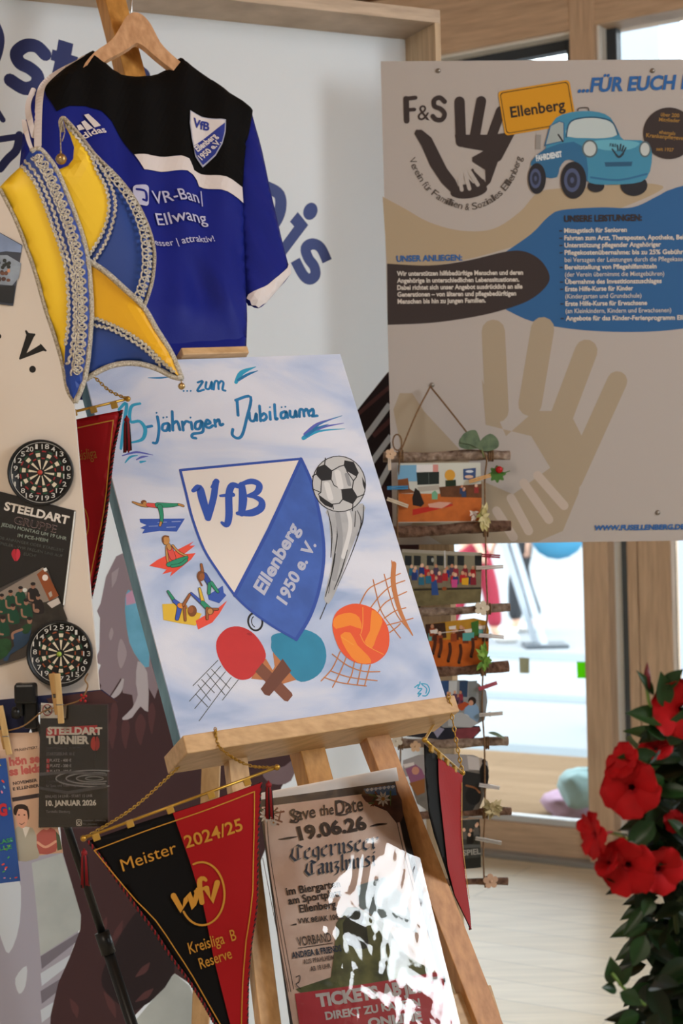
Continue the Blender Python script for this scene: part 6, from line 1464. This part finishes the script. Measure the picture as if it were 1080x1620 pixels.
# folding sign frame with white legs
fs_ = root('folding_frame', 'white folding frame with slanted legs standing outside on the paving', 'stand', at_depth(845, 1005, 14.2)); WHF = M('#9aa2aa', .5)
g0, g1 = at_depth(812, 908, 14.2), at_depth(848, 1006, 14.2); g2 = at_depth(826, 905, 14.3); g3 = at_depth(862, 1006, 14.0)
for a, b in ((g0, g1), (g2, g3)):
    dz = (GZ - b.z); b2_ = Vector((b.x, b.y, GZ))
    s = Shape(); s.bar(a - (b2_-a)*.7, b2_, .06, .03, (0,-1,0), WHF); s.build('leg', fs_)
s = Shape(); s.bar(g0.lerp(g2, .5) - (g1-g0)*.66 + Vector((-.1,0,0)), g0.lerp(g2, .5) - (g1-g0)*.66 + Vector((.2,0,0)), .05, .03, (0,-1,0), WHF); s.build('crosspiece', fs_)
s = Shape(); c = (g1+g3)/2; s.wbox(c.x-.15, c.x+.22, 13.9, 14.3, GZ, GZ+.03, M('#3a4148', .6)); s.build('foot_plate', fs_)
# bundle on the deck by the door
dk = -.02
def lump(name, label, cat, px, py, sx, sy, sz, col, z0):
    d = pray(px, py); c = CAM_P + d * ((z0 - CAM_P.z) / d.z); s = Shape(); n, mm = 22, 12; vs, fs = [], []
    for i in range(mm+1):
        th = pi*i/mm
        for j in range(n):
            g = 2*pi*j/n; w = 1 + .08*sin(3*g + i) + .05*sin(7*g - 2*i); ex = .55
            f_ = lambda v: (abs(v)**ex)*(1 if v > 0 else -1)
            vs.append(c + Vector((f_(sin(th))*f_(cos(g))*sx*w, f_(sin(th))*f_(sin(g))*sy*w, sz + f_(cos(th))*sz*(1 + .06*sin(5*g)))))
    for i in range(mm):
        for j in range(n): fs.append((i*n+j, (i+1)*n+j, (i+1)*n+(j+1) % n, i*n+(j+1) % n))
    s.raw(vs, fs, M(col, .8, .1, 12)); o = s.build(name, None, True); tag(o, label, cat); return c
c_ = lump('folded_blanket', 'pale pink folded blanket lying on the deck outside the door', 'blanket', 922, 1292, .16, .16, .055, '#8a6f84', dk)
lump('rolled_cushion', 'pale blue-green cushion lying on the pink blanket outside the door', 'cushion', 930, 1275, .11, .12, .075, '#6f8a8c', dk + .10)

# ================================================================== POTTED MANDEVILLA
PY = 1.95
pc = Vector((.49, 1.97, 0))
pt_ = root('potted_mandevilla', 'tall potted mandevilla with red flowers and leaves coloured dark for backlight, at the right edge', 'plant', pc)
s = Shape(); s.lathe(pc, [(0,.0),(.14,0),(.15,.01),(.19,.36),(.20,.37),(.20,.39),(.185,.39),(.18,.35),(0,.35)], M('#4a3f3a', .6), 32); s.build('pot', pt_, True)
s = Shape(); s.lathe(pc, [(.178,.351),(.1,.36),(0,.362)], M('#2a211b', .9, .3, 60), 24); s.build('soil', pt_, True)
s = Shape(); STC = M('#43502f', .6)
for i in range(9):
    g = random.uniform(0, 2*pi); P = [pc + Vector((.06*cos(g), .06*sin(g), .34))]
    for j in range(1, 9): P.append(pc + Vector(((.04+.02*j*.6)*cos(g + j*.7) + random.uniform(-.02, .02), .5*(.04+.02*j*.6)*sin(g + j*.7), .34 + j*.098)))
    s.tube(P, .0032, STC, 6)
for a in (.0, .08): s.tube([pc + Vector((a, .02, .3)), pc + Vector((a, .02, 1.12))], .004, M('#5b4630', .7), 6)
s.build('stem', pt_, True)
LFM = [M('#0f210f', .38, .2, 30, spec=.25), M('#193416', .38, .2, 30, spec=.25), M('#0b190c', .4, .2, 30, spec=.25)]  # leaf greens darkened so the backlit shade sits in the colour
s = Shape()
edge = [(1060,1000),(1060,1085),(1022,1150),(1008,1230),(1000,1300),(1008,1400),(1006,1480),(1000,1560),(985,1640),(975,1760)]
def ex_(y):
    for a, b in zip(edge[:-1], edge[1:]):
        if a[1] <= y <= b[1]: return a[0] + (b[0]-a[0])*(y-a[1])/(b[1]-a[1])
    return 1000
for i in range(820):
    y = random.uniform(1120, 1790); x = random.uniform(ex_(y) + 16, 1230); Y = PY + random.uniform(-.10, .14)
    if x > 1130 and random.random() < .4: continue
    a = at_depth(x, y, Y); g = random.uniform(0, 2*pi)
    d = Vector((cos(g), random.uniform(-.6, .3), sin(g)*.6 - .45)); L_ = random.uniform(.036, .060)
    tip = a + d.normalized()*L_
    leaf_shape(s, a, d, Vector((random.uniform(-.5, .5), -.6, .8)), L_, L_*.52, random.choice(LFM), .2)
# leaves that stand out against the light
for (x, y, x2, y2, w) in ((1056,1140,990,1126,.030),(1050,1206,976,1196,.030),(1034,1100,1008,1060,.014),(1048,1090,1080,1058,.02),(1052,1120,1046,1062,.026),(1055,1165,1020,1150,.026),(1030,1172,1024,1150,.018),(1022,1430,984,1482,.014),(1024,1460,990,1484,.012),(968,1556,966,1514,.024),(975,1566,952,1562,.016),(978,1560,1000,1528,.014),(980,1570,1016,1590,.024),(1010,1604,976,1620,.02),(1022,1350,996,1330,.024),(1035,1300,990,1345,.030),(960,1384,972,1396,.012),(1020,1480,1000,1530,.026),(1030,1420,1018,1450,.02),(1050,1230,1010,1250,.024),(1060,1180,1085,1120,.03)):
    a, b = at_depth(x, y, PY - .12), at_depth(x2, y2, PY - .13); leaf_shape(s, a, b - a, Vector((.1, -.75, .6)), (b-a).length, w, LFM[1], .06)
s.build('foliage', pt_, True)
s = Shape()
s.tube([at_depth(1052,1180,PY-.1), at_depth(1050,1120,PY-.11), at_depth(1046,1090,PY-.12)], .0024, M('#5d7a3a', .5), 6); s.tube([at_depth(1040,1150,PY-.11), at_depth(1026,1110,PY-.12), at_depth(1022,1082,PY-.12)], .0022, M('#5d7a3a', .5), 6)
s.tube([at_depth(1000,1330,PY-.1), at_depth(975,1320,PY-.13), at_depth(950,1314,PY-.14)], .0018, M('#8a8a4a', .5), 6); s.tube([at_depth(1020,1590,PY-.1), at_depth(985,1562,PY-.12), at_depth(968,1540,PY-.13)], .002, M('#5d7a3a', .5), 6)
s.build('shoot', pt_, True)
REDF = M('#98070f', .65, .15, 60, spec=.15); REDT = M('#7d0c16', .5)
def flower(x, y, r, face, Y, spin=0, roll=0):
    c = at_depth(x, y, Y); R = r * Y / F; Z = Vector(face).normalized(); X = Z.cross(Vector((0, 0, 1))).normalized(); Yv = Z.cross(X)
    f_ = bpy.data.objects.new('flower', None); COL.objects.link(f_); f_.parent = pt_; f_.location = c - pc
    s = Shape()
    for i in range(5):
        g = radians(72*i + spin); d = X*cos(g) + Yv*sin(g); e = Z.cross(d); vs, fs = [], []; n, w_ = 8, 6
        droop = random.uniform(-.1, .35)
        for a in range(n+1):
            t = a/n; ww = R*(.14 + .50*sin(pi*min(1, t*1.02)**1.25*.80)) * (1 if t < .98 else .62)
            for b in range(w_+1):
                u = b/w_*2 - 1; zz = R*(.30*(1-t)**2*-1.0 - droop*t*t + .10*sin(u*3 + i)*t + .08*t*u*u + .05*sin(u*7 + i*2)*t*t + random.uniform(-.012, .012))
                vs.append(c + d*R*(.12 + .95*t - .10*u*u*t) + e*(ww*u + R*.10*t) + Z*zz)
        for a in range(n):
            for b in range(w_): fs.append((a*(w_+1)+b, a*(w_+1)+b+1, (a+1)*(w_+1)+b+1, (a+1)*(w_+1)+b))
        s.raw(vs, fs, REDF)
    p = s.build('petals', None, True); 
    for v in p.data.vertices: v.co += p.location - c
    p.location = (0, 0, 0); p.parent = f_
    s = Shape(); s.lathe(c, [(R*.20,-R*.22),(R*.15,-R*.5),(R*.08,-R*.9),(R*.05,-R*1.15)], REDT, 12, Matrix((X, Yv, Z)).transposed()); s.tube([c - Z*R*1.1, c - Z*R*1.6 + Vector((.01, .02, -.01))], R*.045, STC, 6)
    p = s.build('throat', None, True)
    for v in p.data.vertices: v.co += p.location - c
    p.location = (0, 0, 0); p.parent = f_
for a in ((1078,1122,46,(-.25,-1,.1),PY-.13,20),(996,1248,46,(-.4,-1,.0),PY-.14,0),(982,1203,30,(-.8,-.7,.5),PY-.13,40),(1036,1180,26,(-.3,-.8,.8),PY-.11,10),(932,1322,36,(-1,-.35,-.05),PY-.15,25),(990,1374,46,(-.45,-1,-.2),PY-.14,50),(1046,1378,38,(.2,-1,-.1),PY-.13,15),(958,1362,24,(-.8,-.6,.6),PY-.14,0),(1068,1300,18,(.1,-1,.2),PY-.10,33)): flower(*a)
s = Shape(); 
for x, y, L_ in ((1025,1090,.030),):
    b_ = at_depth(x, y, PY-.12); s.tube([b_, b_ + Vector((-.001,0,L_*.5)), b_ + Vector((-.0005,0,L_))], [.0035,.0045,.0006], M('#5a0f18', .5), 8)
s.build('bud', pt_, True)
